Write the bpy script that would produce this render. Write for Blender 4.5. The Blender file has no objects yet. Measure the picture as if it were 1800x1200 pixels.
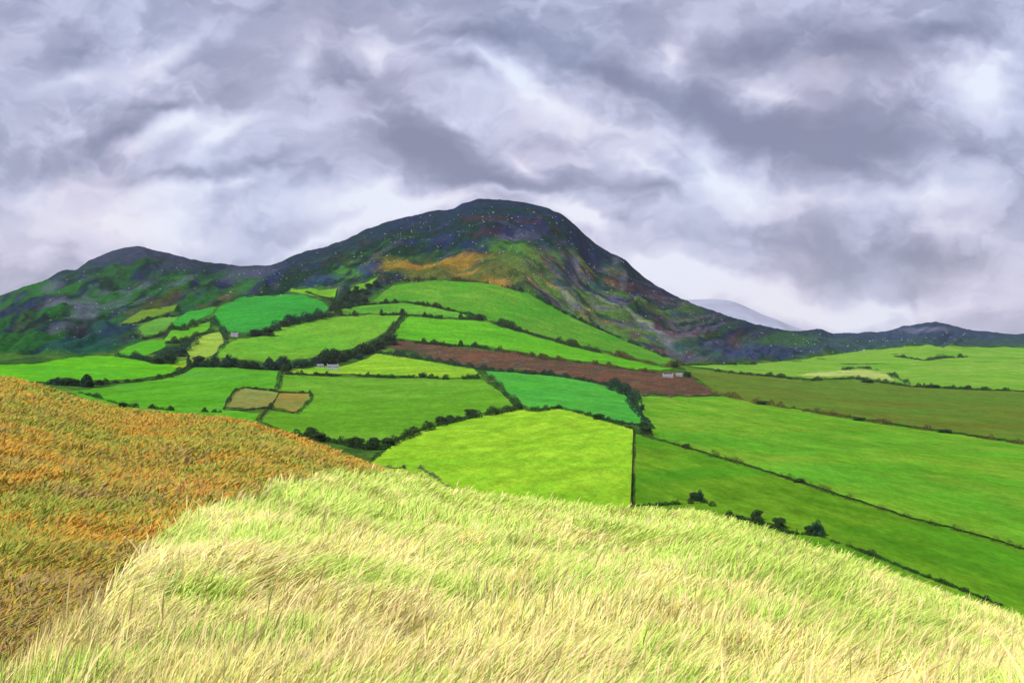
import bpy, bmesh, math, random
import numpy as np
from mathutils import Vector
from mathutils.geometry import delaunay_2d_cdt

random.seed(7)
RNG = np.random.default_rng(11)
SC = bpy.context.scene
COL = SC.collection
R = math.radians

# ------------------------------------------------------------------ camera, light, exposure
F = 1930.0                      # focal length in picture units (picture 1800 wide), horizon at mid height
cam_d = bpy.data.cameras.new("camera")
cam_d.sensor_width = 36.0
cam_d.lens = 36.0 * F / 1800.0
cam_d.clip_start = 0.1
cam_d.clip_end = 120000
cam = bpy.data.objects.new("camera", cam_d)
cam.rotation_euler = (R(90), 0, 0)
COL.objects.link(cam)
SC.camera = cam

EXPOSURE = 0.6
SC.view_settings.view_transform = 'Standard'
SC.view_settings.look = 'None'
SC.view_settings.gamma = 1
SC.view_settings.exposure = EXPOSURE
SC.cycles.use_denoising = True
SC.cycles.max_bounces = 5
SC.cycles.diffuse_bounces = 2
SC.cycles.glossy_bounces = 1
SC.cycles.transmission_bounces = 2
SC.cycles.volume_bounces = 0
SC.cycles.caustics_reflective = False
SC.cycles.caustics_refractive = False

SUN_EL, SUN_AZ = 47.0, 232.0    # azimuth clockwise from +Y (north): from behind, over the left shoulder
sun_d = bpy.data.lights.new("sun", 'SUN')
sun_d.energy = 4.0
sun_d.angle = R(8.0)         # a sun softened by thin cloud
sun_d.color = (1.0, 0.96, 0.88)
sun = bpy.data.objects.new("sun", sun_d)
sd = Vector((math.sin(R(SUN_AZ)) * math.cos(R(SUN_EL)), math.cos(R(SUN_AZ)) * math.cos(R(SUN_EL)), math.sin(R(SUN_EL))))
sun.rotation_euler = sd.to_track_quat('Z', 'Y').to_euler()
COL.objects.link(sun)


def lin(c):
    c = np.asarray(c, float) / 255.0
    return np.where(c <= 0.04045, c / 12.92, ((c + 0.055) / 1.055) ** 2.4)


GAIN = 1.96                     # what a white matt surface returns in this light and exposure


def alb(c, k=1.0):
    return np.clip(lin(c) / GAIN * k, 0.002, 0.85)


def rgba(c):
    return (float(c[0]), float(c[1]), float(c[2]), 1.0)


# cloudy sky: bands of cloud placed by direction, broken up by noise, over a clear Nishita sky
def build_world():
    w = bpy.data.worlds.new("World")
    SC.world = w
    w.use_nodes = True
    nt = w.node_tree
    nt.nodes.clear()
    N, L = nt.nodes.new, nt.links.new
    out = N('ShaderNodeOutputWorld')
    tc = N('ShaderNodeTexCoord')
    sky = N('ShaderNodeTexSky')
    sky.sky_type = 'NISHITA'
    sky.sun_disc = False
    sky.sun_elevation = R(SUN_EL)
    sky.sun_rotation = R(SUN_AZ)
    bg1 = N('ShaderNodeBackground')
    bg1.inputs[1].default_value = 0.10
    L(sky.outputs[0], bg1.inputs[0])

    def math_(op, a, b=None, clamp=False):
        n = N('ShaderNodeMath')
        n.operation = op
        n.use_clamp = clamp
        for i, x in enumerate((a, b)):
            if x is None:
                continue
            if isinstance(x, (int, float)):
                n.inputs[i].default_value = x
            else:
                L(x, n.inputs[i])
        return n.outputs[0]

    sep = N('ShaderNodeSeparateXYZ')
    L(tc.outputs['Generated'], sep.inputs[0])
    dy = math_('MAXIMUM', math_('ABSOLUTE', sep.outputs[1]), 0.2)
    px = math_('DIVIDE', sep.outputs[0], dy)
    pz = math_('DIVIDE', sep.outputs[2], dy)
    comb = N('ShaderNodeCombineXYZ')
    L(px, comb.inputs[0])
    L(pz, comb.inputs[1])
    # warp
    p0 = comb.outputs[0]

    def noise(vec, scale, detail, rough=0.55, dist=0.0, sx=1.0, sy=1.0, rot=0.0, off=(0, 0, 0)):
        m = N('ShaderNodeMapping')
        m.inputs['Scale'].default_value = (sx, sy, 1)
        m.inputs['Rotation'].default_value = (0, 0, rot)
        m.inputs['Location'].default_value = off
        L(vec, m.inputs[0])
        n = N('ShaderNodeTexNoise')
        n.inputs['Scale'].default_value = scale
        n.inputs['Detail'].default_value = detail
        n.inputs['Roughness'].default_value = rough
        n.inputs['Distortion'].default_value = dist
        L(m.outputs[0], n.inputs['Vector'])
        return n

    nw = noise(p0, 9.0, 4, 0.6)
    s1 = N('ShaderNodeVectorMath')
    s1.operation = 'SUBTRACT'
    L(nw.outputs['Color'], s1.inputs[0])
    s1.inputs[1].default_value = (0.5, 0.5, 0.5)
    s2 = N('ShaderNodeVectorMath')
    s2.operation = 'MULTIPLY_ADD'
    L(s1.outputs[0], s2.inputs[0])
    s2.inputs[1].default_value = (0.085, 0.065, 0)
    L(p0, s2.inputs[2])
    pw = s2.outputs[0]
    # (u, v, half width, half height, angle, amount): angle in degrees, positive = falls to the right
    B = [(300, 85, 190, 48, -33, .36), (520, 110, 150, 60, -48, .30), (680, 82, 160, 50, 8, .30), (330, 225, 210, 52, -12, .40),
         (400, 245, 140, 40, -34, .46), (560, 215, 200, 90, 0, .16), (850, 110, 140, 28, 25, .25), (1060, 225, 230, 52, 17, .34),
         (940, 175, 130, 34, 32, .25), (1195, 95, 50, 120, 10, .34), (1370, 165, 150, 40, 25, .30), (1725, 150, 130, 100, 40, .55),
         (1250, 300, 250, 80, 36, .34), (935, 288, 90, 30, 32, .30), (250, 395, 420, 90, 0, .26), (620, 355, 330, 58, 0, .34), (330, 330, 240, 40, -8, .12),
         (700, 385, 260, 40, -14, .34), (1470, 360, 330, 58, 5, .32), (1160, 470, 190, 46, 15, .44), (1330, 520, 360, 60, 8, .46),
         (1580, 540, 300, 40, 0, .30), (1640, 350, 170, 44, 0, .26), (1020, 380, 140, 24, 20, .30), (120, 140, 120, 30, -15, .2),
         (1130, 300, 190, 34, 28, .22), (790, 215, 120, 22, 22, .2), (420, 330, 160, 26, -10, .22),
         (140, 80, 170, 60, -18, -.30), (215, 225, 190, 34, -22, -.30), (130, 275, 130, 46, 0, -.30), (300, 182, 180, 26, 3, -.24),
         (320, 312, 320, 26, 4, -.28), (700, 180, 190, 110, 45, -.26), (770, 270, 330, 72, 14, -.34), (890, 320, 260, 42, 4, -.28),
         (1130, 335, 230, 50, 8, -.32), (850, 70, 220, 54, 5, -.36), (1070, 125, 210, 64, 18, -.40), (1330, 85, 170, 66, 10, -.32),
         (1500, 95, 260, 85, 14, -.46), (1430, 180, 330, 130, 20, -.22), (1310, 215, 290, 58, 24, -.44), (1550, 255, 290, 96, 8, -.44), (1640, 60, 150, 50, 0, -.34),
         (1630, 455, 270, 50, 0, -.34), (1400, 425, 300, 38, 10, -.18), (560, 130, 90, 26, 0, -.16),
         (480, 290, 130, 20, -25, -.2), (820, 130, 160, 26, 22, -.22), (1180, 265, 110, 24, 30, -.14), (1260, 430, 200, 18, 8, -.12)]
    B += [(560, 425, 190, 26, -25, .26), (700, 372, 190, 26, -14, .30), (900, 338, 150, 20, 5, .26), (1035, 385, 100, 26, 45, .28), (350, 430, 240, 40, 8, .16), (1130, 300, 120, 20, 30, .12), (1110, 150, 330, 50, 24, -.16), (1400, 250, 380, 46, 24, -.16), (1480, 560, 300, 30, 4, .2), (1200, 490, 150, 30, 24, .2)]
    acc = None
    for (u, v, a, b, ang, amp) in B:
        m = N('ShaderNodeMapping')
        m.vector_type = 'TEXTURE'
        m.inputs['Location'].default_value = ((u - 900) / F, (600 - v) / F, 0)
        m.inputs['Rotation'].default_value = (0, 0, R(-ang))
        m.inputs['Scale'].default_value = (a / F, b / F, 1)
        L(pw, m.inputs[0])
        g = N('ShaderNodeTexGradient')
        g.gradient_type = 'QUADRATIC_SPHERE'
        L(m.outputs[0], g.inputs[0])
        ma = N('ShaderNodeMath')
        ma.operation = 'MULTIPLY_ADD'
        L(g.outputs['Fac'], ma.inputs[0])
        ma.inputs[1].default_value = amp * (1.5 if amp > 0 else 1.4)
        if acc is None:
            ma.inputs[2].default_value = 0.525
        else:
            L(acc, ma.inputs[2])
        acc = ma.outputs[0]
    n1 = noise(pw, 7.0, 5, 0.6, 0.6, sx=0.8, sy=1.25, rot=R(14))
    n2 = noise(pw, 30.0, 4, 0.6, 0.3, sx=0.6, sy=1.3, rot=R(-20), off=(3, 1, 0))
    acc = math_('ADD', acc, math_('MULTIPLY', math_('SUBTRACT', n1.outputs['Fac'], 0.5), 0.42))
    acc = math_('ADD', acc, math_('MULTIPLY', math_('SUBTRACT', n2.outputs['Fac'], 0.5), 0.32))
    # banks of cloud with firmer edges: steps in two slanting noises
    for (sc_, rot_, off_, amp_, lo, hi) in ((5.2, R(16), (1.3, 4.1, 0), 0.16, 0.46, 0.56), (8.5, R(-24), (5.7, 0.6, 0), 0.16, 0.47, 0.55), (15.0, R(10), (2.2, 7.7, 0), 0.10, 0.47, 0.56)):
        nb = noise(pw, sc_, 5, 0.55, 0.12, sx=0.85, sy=1.25, rot=rot_, off=off_)
        st = N('ShaderNodeMapRange')
        st.interpolation_type = 'SMOOTHSTEP'
        st.inputs[1].default_value, st.inputs[2].default_value = lo, hi
        st.inputs[3].default_value, st.inputs[4].default_value = -amp_ / 2, amp_ / 2
        L(nb.outputs['Fac'], st.inputs[0])
        acc = math_('ADD', acc, st.outputs[0])
    ramp = N('ShaderNodeValToRGB')
    L(acc, ramp.inputs[0])
    k = 1.0 / 2 ** EXPOSURE
    stops = [(0.0, (132, 136, 163)), (0.22, (147, 151, 177)), (0.42, (173, 175, 200)), (0.60, (199, 200, 224)),
             (0.78, (221, 221, 239)), (1.0, (240, 242, 252))]
    el = ramp.color_ramp.elements
    while len(el) < len(stops):
        el.new(0.5)
    for e, (p, c) in zip(el, stops):
        e.position = p
        e.color = rgba(lin(c) * k)
    # tint drifting between cool blue and warm mauve
    n3 = noise(pw, 5.0, 3, 0.5, 0.2, off=(7, 2, 0))
    r2 = N('ShaderNodeValToRGB')
    L(n3.outputs['Fac'], r2.inputs[0])
    r2.color_ramp.elements[0].position = 0.35
    r2.color_ramp.elements[0].color = (0.93, 1.0, 1.06, 1)
    r2.color_ramp.elements[1].position = 0.65
    r2.color_ramp.elements[1].color = (1.03, 0.988, 1.0, 1)
    mx = N('ShaderNodeMix')
    mx.data_type = 'RGBA'
    mx.blend_type = 'MULTIPLY'
    mx.inputs[0].default_value = 1.0
    L(ramp.outputs[0], mx.inputs[6])
    L(r2.outputs[0], mx.inputs[7])
    bg2 = N('ShaderNodeBackground')
    L(mx.outputs[2], bg2.inputs[0])
    mix = N('ShaderNodeMixShader')
    mix.inputs[0].default_value = 0.96
    L(bg1.outputs[0], mix.inputs[1])
    L(bg2.outputs[0], mix.inputs[2])
    L(mix.outputs[0], out.inputs['Surface'])


build_world()

# ------------------------------------------------------------------ numeric helpers


def _hash(ix, iy, seed):
    h = (ix.astype(np.int64) * 374761393 + iy.astype(np.int64) * 668265263 + seed * 974634777) & 0xFFFFFFFF
    h = ((h ^ (h >> 13)) * 1274126177) & 0xFFFFFFFF
    h = h ^ (h >> 16)
    return (h & 0xFFFFFF) / float(0xFFFFFF)


def vnoise(x, y, seed=0):
    x = np.asarray(x, float)
    y = np.asarray(y, float)
    ix, iy = np.floor(x), np.floor(y)
    fx, fy = x - ix, y - iy
    fx = fx * fx * fx * (fx * (fx * 6 - 15) + 10)
    fy = fy * fy * fy * (fy * (fy * 6 - 15) + 10)
    a, b = _hash(ix, iy, seed), _hash(ix + 1, iy, seed)
    c, d = _hash(ix, iy + 1, seed), _hash(ix + 1, iy + 1, seed)
    return (a + (b - a) * fx) * (1 - fy) + (c + (d - c) * fx) * fy


def fbm(x, y, seed=0, oct=4, gain=0.5):
    s, a, t = 0.0, 1.0, 0.0
    for o in range(oct):
        s = s + a * vnoise(x * 2 ** o + 17.3 * o, y * 2 ** o - 9.1 * o, seed + 31 * o)
        t += a
        a *= gain
    return s / t


def sstep(a, b, x):
    t = np.clip((np.asarray(x, float) - a) / (b - a), 0, 1)
    return t * t * (3 - 2 * t)


def pchip(xk, yk, x):
    """monotone cubic; yk may be (n,) or (n, m) with x (k,) giving (k,) or (k, m)"""
    xk, yk, x = np.asarray(xk, float), np.asarray(yk, float), np.asarray(x, float)
    one = yk.ndim == 1
    if one:
        yk = yk[:, None]
    h = np.diff(xk)[:, None]
    d = np.diff(yk, axis=0) / h
    m = np.zeros_like(yk)
    w1, w2 = 2 * h[1:] + h[:-1], h[1:] + 2 * h[:-1]
    ok = d[:-1] * d[1:] > 0
    with np.errstate(divide='ignore', invalid='ignore'):
        hm = (w1 + w2) / (w1 / d[:-1] + w2 / d[1:])
    m[1:-1] = np.where(ok, hm, 0)
    m[0], m[-1] = d[0], d[-1]
    i = np.clip(np.searchsorted(xk, x) - 1, 0, len(xk) - 2)
    t = np.clip(((x - xk[i]) / (xk[i + 1] - xk[i])), 0, 1)[:, None]
    hh = h[i]
    r = ((1 + 2 * t) * (1 - t) ** 2) * yk[i] + (t * (1 - t) ** 2) * hh * m[i] + (t * t * (3 - 2 * t)) * yk[i + 1] + (t * t * (t - 1)) * hh * m[i + 1]
    return r[:, 0] if one else r


# ------------------------------------------------------------------ materials


def new_mat(name, rough=0.95):
    m = bpy.data.materials.new(name)
    m.use_nodes = True
    b = m.node_tree.nodes['Principled BSDF']
    b.inputs['Roughness'].default_value = rough
    b.inputs['Specular IOR Level'].default_value = 0.0
    return m, m.node_tree, b


def nd_noise(nt, scale, detail=4, rough=0.6, dist=0.0, mscale=(1, 1, 1), rot=0.0):
    g = nt.nodes.new('ShaderNodeNewGeometry')
    mp = nt.nodes.new('ShaderNodeMapping')
    mp.vector_type = 'TEXTURE'          # turn first, then stretch along the turned axes
    mp.inputs['Scale'].default_value = [1.0 / k for k in mscale]
    mp.inputs['Rotation'].default_value = (0, 0, rot)
    nt.links.new(g.outputs['Position'], mp.inputs[0])
    n = nt.nodes.new('ShaderNodeTexNoise')
    n.inputs['Scale'].default_value = scale
    n.inputs['Detail'].default_value = detail
    n.inputs['Roughness'].default_value = rough
    n.inputs['Distortion'].default_value = dist
    nt.links.new(mp.outputs[0], n.inputs['Vector'])
    return n.outputs['Fac']


def nd_range(nt, src, a, b, c, d):
    n = nt.nodes.new('ShaderNodeMapRange')
    n.inputs[1].default_value, n.inputs[2].default_value = a, b
    n.inputs[3].default_value, n.inputs[4].default_value = c, d
    nt.links.new(src, n.inputs[0])
    return n.outputs[0]


def nd_mix(nt, fac, a, b, blend='MIX'):
    n = nt.nodes.new('ShaderNodeMix')
    n.data_type = 'RGBA'
    n.blend_type = blend
    for k, x in ((0, fac), (6, a), (7, b)):
        if hasattr(x, 'is_linked'):
            nt.links.new(x, n.inputs[k])
        elif k == 0:
            n.inputs[0].default_value = x
        else:
            n.inputs[k].default_value = rgba(x) if len(x) == 3 else x
    return n.outputs[2]


def nd_scale(nt, col, fac):
    n = nt.nodes.new('ShaderNodeVectorMath')
    n.operation = 'SCALE'
    nt.links.new(col, n.inputs[0])
    nt.links.new(fac, n.inputs['Scale'])
    return n.outputs[0]


def field_mat(name, c1, c2, c3, rot=0.0, size=1.0, centre=None):
    """grazed pasture: greens drifting into each other along the mowing direction, thin tufts and bare patches"""
    m, nt, b = new_mat(name)
    off = (sum(map(ord, name)) % 17) * 0.13
    big = nd_noise(nt, 0.009 / size, 4, 0.62, 0.6, (1, 0.8, 1), off)
    mid = nd_noise(nt, 0.03 / size, 5, 0.7, 0.3, (0.45, 1.0, 1), rot)
    if centre is None:
        streak = nd_noise(nt, 0.055 / size, 5, 0.68, 0.4, (0.14, 1.0, 1), rot)
    else:
        g = nt.nodes.new('ShaderNodeNewGeometry')
        d = nt.nodes.new('ShaderNodeVectorMath')
        d.operation = 'DISTANCE'
        nt.links.new(g.outputs['Position'], d.inputs[0])
        d.inputs[1].default_value = centre
        n1 = nt.nodes.new('ShaderNodeTexNoise')
        n1.noise_dimensions = '1D'
        n1.inputs['Scale'].default_value = 0.16
        n1.inputs['Detail'].default_value = 4
        nt.links.new(d.outputs['Value'], n1.inputs['W'])
        streak = n1.outputs['Fac']
    tuft = nd_noise(nt, 0.14, 5, 0.78, 0.0, (1.0, 0.3, 1), 0.1)
    fine = nd_noise(nt, 0.7, 3, 0.7, 0.0, (1.0, 0.3, 1), 0)
    f1 = nd_range(nt, streak, 0.38, 0.62, 0, 1)
    f2 = nd_range(nt, big, 0.46, 0.64, 0, 0.9)
    col = nd_mix(nt, f1, alb(c1), alb(c2))
    col = nd_mix(nt, f2, col, alb(c3))
    col = nd_scale(nt, col, nd_range(nt, mid, 0.3, 0.7, 0.82 if centre is None else 0.97, 1.18 if centre is None else 1.03))
    col = nd_scale(nt, col, nd_range(nt, streak, 0.3, 0.7, 0.92, 1.08))
    col = nd_scale(nt, col, nd_range(nt, tuft, 0.32, 0.68, 0.77, 1.23))
    col = nd_scale(nt, col, nd_range(nt, fine, 0.3, 0.7, 0.82, 1.18))
    nt.links.new(col, b.inputs['Base Color'])
    bp = nt.nodes.new('ShaderNodeBump')
    bp.inputs['Strength'].default_value = 0.6
    bp.inputs['Distance'].default_value = 1.0
    nt.links.new(tuft, bp.inputs['Height'])
    nt.links.new(bp.outputs[0], b.inputs['Normal'])
    return m


def attr_mat(name, noise_scale, lo, hi, transl=0.0, attr='tint', bump=0.0, grain=0.0):
    m, nt, b = new_mat(name)
    a = nt.nodes.new('ShaderNodeAttribute')
    a.attribute_name = attr
    n = nd_noise(nt, noise_scale, 4, 0.65)
    col = nd_scale(nt, a.outputs['Color'], nd_range(nt, n, 0.25, 0.75, lo, hi))
    if grain:
        col = nd_scale(nt, col, nd_range(nt, nd_noise(nt, grain, 3, 0.75), 0.3, 0.7, 0.5, 1.5))
    nt.links.new(col, b.inputs['Base Color'])
    if bump:
        bp = nt.nodes.new('ShaderNodeBump')
        bp.inputs['Strength'].default_value = 0.8
        bp.inputs['Distance'].default_value = bump
        nt.links.new(n, bp.inputs['Height'])
        nt.links.new(bp.outputs[0], b.inputs['Normal'])
    if transl:
        t = nt.nodes.new('ShaderNodeBsdfTranslucent')
        nt.links.new(col, t.inputs[0])
        mx = nt.nodes.new('ShaderNodeMixShader')
        mx.inputs[0].default_value = transl
        nt.links.new(b.outputs[0], mx.inputs[1])
        nt.links.new(t.outputs[0], mx.inputs[2])
        nt.links.new(mx.outputs[0], nt.nodes['Material Output'].inputs[0])
    return m


def plain_mat(name, c, rough=0.9, scale=2.0, lo=0.8, hi=1.15, c2=None):
    m, nt, b = new_mat(name, rough)
    n = nd_noise(nt, scale, 4, 0.65)
    col = nd_mix(nt, n, c, c2 if c2 is not None else c)
    col = nd_scale(nt, col, nd_range(nt, n, 0.25, 0.75, lo, hi))
    nt.links.new(col, b.inputs['Base Color'])
    return m


# ------------------------------------------------------------------ mesh helpers


def mesh_np(name, verts, faces, mat=None, tint=None, smooth=False, link=True):
    """verts (n,3); faces: list of int arrays, one per polygon size; tint (n,3) per vertex"""
    me = bpy.data.meshes.new(name)
    verts = np.asarray(verts, np.float32)
    me.vertices.add(len(verts))
    me.vertices.foreach_set('co', verts.ravel())
    loops = np.concatenate([f.ravel() for f in faces]).astype(np.int32)
    tot = np.concatenate([np.full(len(f), f.shape[1], np.int32) for f in faces])
    start = np.concatenate([[0], np.cumsum(tot)[:-1]]).astype(np.int32)
    me.loops.add(len(loops))
    me.loops.foreach_set('vertex_index', loops)
    me.polygons.add(len(tot))
    me.polygons.foreach_set('loop_start', start)
    me.polygons.foreach_set('loop_total', tot)
    if smooth:
        me.polygons.foreach_set('use_smooth', np.ones(len(tot), bool))
    if tint is not None:
        at = me.color_attributes.new('tint', 'FLOAT_COLOR', 'POINT')
        c = np.ones((len(verts), 4), np.float32)
        c[:, :3] = tint
        at.data.foreach_set('color', c.ravel())
    me.update(calc_edges=True)
    me.validate()
    if mat:
        me.materials.append(mat)
    o = bpy.data.objects.new(name, me)
    if link:
        COL.objects.link(o)
    return o


def tag(o, label=None, cat=None, group=None, kind=None):
    if label:
        o['label'] = label
    if cat:
        o['category'] = cat
    if group:
        o['group'] = group
    if kind:
        o['kind'] = kind
    return o


def empty(name, loc, rz=0.0):
    o = bpy.data.objects.new(name, None)
    o.location = loc
    o.rotation_euler = (0, 0, rz)
    o.empty_display_size = 0.5
    COL.objects.link(o)
    return o


def grid_faces(nu, nr):
    i = np.arange(nu * nr).reshape(nu, nr)
    return np.stack([i[:-1, :-1], i[1:, :-1], i[1:, 1:], i[:-1, 1:]], -1).reshape(-1, 4)


# ------------------------------------------------------------------ the land: valley floor, farmed slopes and the mountain
SKY_U = [-700, -300, -60, 0, 82, 115, 130, 160, 200, 240, 280, 320, 370, 420, 470, 520, 580, 620, 650, 700, 750, 795, 815, 850, 900, 950, 980, 1010, 1040,
         1070, 1095, 1120, 1150, 1200, 1250, 1300, 1350, 1400, 1440, 1470, 1510, 1540, 1600, 1640, 1680, 1717, 1800, 1950, 2500]
SKY_V = [600, 575, 540, 520, 493, 477, 476, 457, 441, 434, 441, 452, 463, 467, 466, 450, 429, 414, 401, 385, 373, 367, 356, 350, 352, 361, 373, 396, 424,
         444, 454, 478, 501, 526, 545, 562, 576, 584, 579, 588, 586, 585, 572, 567, 576, 583, 588, 570, 560]
RID_U = [-700, 82, 400, 550, 700, 1000, 1150, 1350, 1640, 2500]
RID_Y = [3400, 3300, 3200, 2950, 2900, 2850, 2950, 3300, 3600, 3900]
KU = [-700, -100, 82, 200, 300, 400, 500, 600, 700, 850, 1000, 1150, 1250, 1350, 1500, 1640, 1717, 1900, 2500]
LV = {130: [1439] * 19, 240: [1052] * 19, 330: [926] * 19,
      450: [800, 800, 800, 802, 806, 812, 820, 828, 834, 838, 838, 838, 838, 838, 838, 838, 838, 838, 838],
      650: [735, 735, 737, 740, 744, 750, 758, 764, 766, 766, 766, 765, 765, 766, 769, 772, 774, 778, 785],
      900: [690, 688, 690, 698, 703, 708, 714, 719, 721, 720, 718, 718, 720, 722, 727, 731, 733, 738, 745],
      1200: [650, 648, 650, 655, 660, 665, 672, 680, 684, 684, 684, 686, 690, 694, 699, 703, 705, 708, 712],
      1500: [618, 615, 618, 622, 625, 628, 640, 650, 652, 652, 655, 661, 668, 673, 679, 683, 684, 688, 692],
      1800: [590, 588, 590, 590, 588, 588, 595, 606, 610, 612, 622, 638, 648, 655, 660, 663, 665, 668, 675],
      2100: [580, 572, 565, 558, 550, 546, 546, 556, 563, 568, 590, 614, 628, 638, 642, 641, 641, 646, 655]}

US = np.concatenate([np.linspace(-700, -100, 40, endpoint=False), np.arange(-100, 1900, 3.0), np.linspace(1900, 2500, 40)])
NU = len(US)
vr = pchip(SKY_U, SKY_V, US)
yr = pchip(RID_U, RID_Y, US)
lvY = sorted(LV)
ctrl_v = [pchip(KU, LV[y], US) for y in lvY]
ctrl_y = [np.full(NU, float(y)) for y in lvY]
for fr, e in ((0.33, 0.30), (0.66, 0.64)):
    ctrl_y.append(2100 + (yr - 2100) * fr)
    ctrl_v.append(ctrl_v[len(lvY) - 1] * (1 - e) + vr * e)
ctrl_y.append(yr)
ctrl_v.append(vr)
for k, dv in ((1.04, 5), (1.12, 40), (1.35, 130), (1.8, 190)):
    ctrl_y.append(yr * k)
    ctrl_v.append(np.minimum(vr + dv, 630 - 0 * vr) if dv > 100 else vr + dv)
CY, CV = np.array(ctrl_y), np.array(ctrl_v)
rows = []
inv = lambda a, b, n: 1 / np.linspace(1 / a, 1 / b, n, endpoint=False)
for y in np.concatenate([inv(130, 900, 130), inv(900, 2100, 130)]):
    rows.append(np.full(NU, y))
for t in np.linspace(0, 1, 170):
    rows.append(2100 + (yr - 2100) * t)
N_RIDGE = len(rows)
for t in np.linspace(0, 1, 31)[1:]:
    rows.append(yr * (1 + 0.8 * t ** 1.6))
GY = np.array(rows).T                      # (NU, NR)
NR = GY.shape[1]
GV = np.zeros_like(GY)
for i in range(NU):
    GV[i] = pchip(np.log(CY[:, i]), CV[:, i], np.log(GY[i]))
GU = np.repeat(US[:, None], NR, 1)
GX = (GU - 900) / F * GY
GZ = (600 - GV) / F * GY

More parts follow.
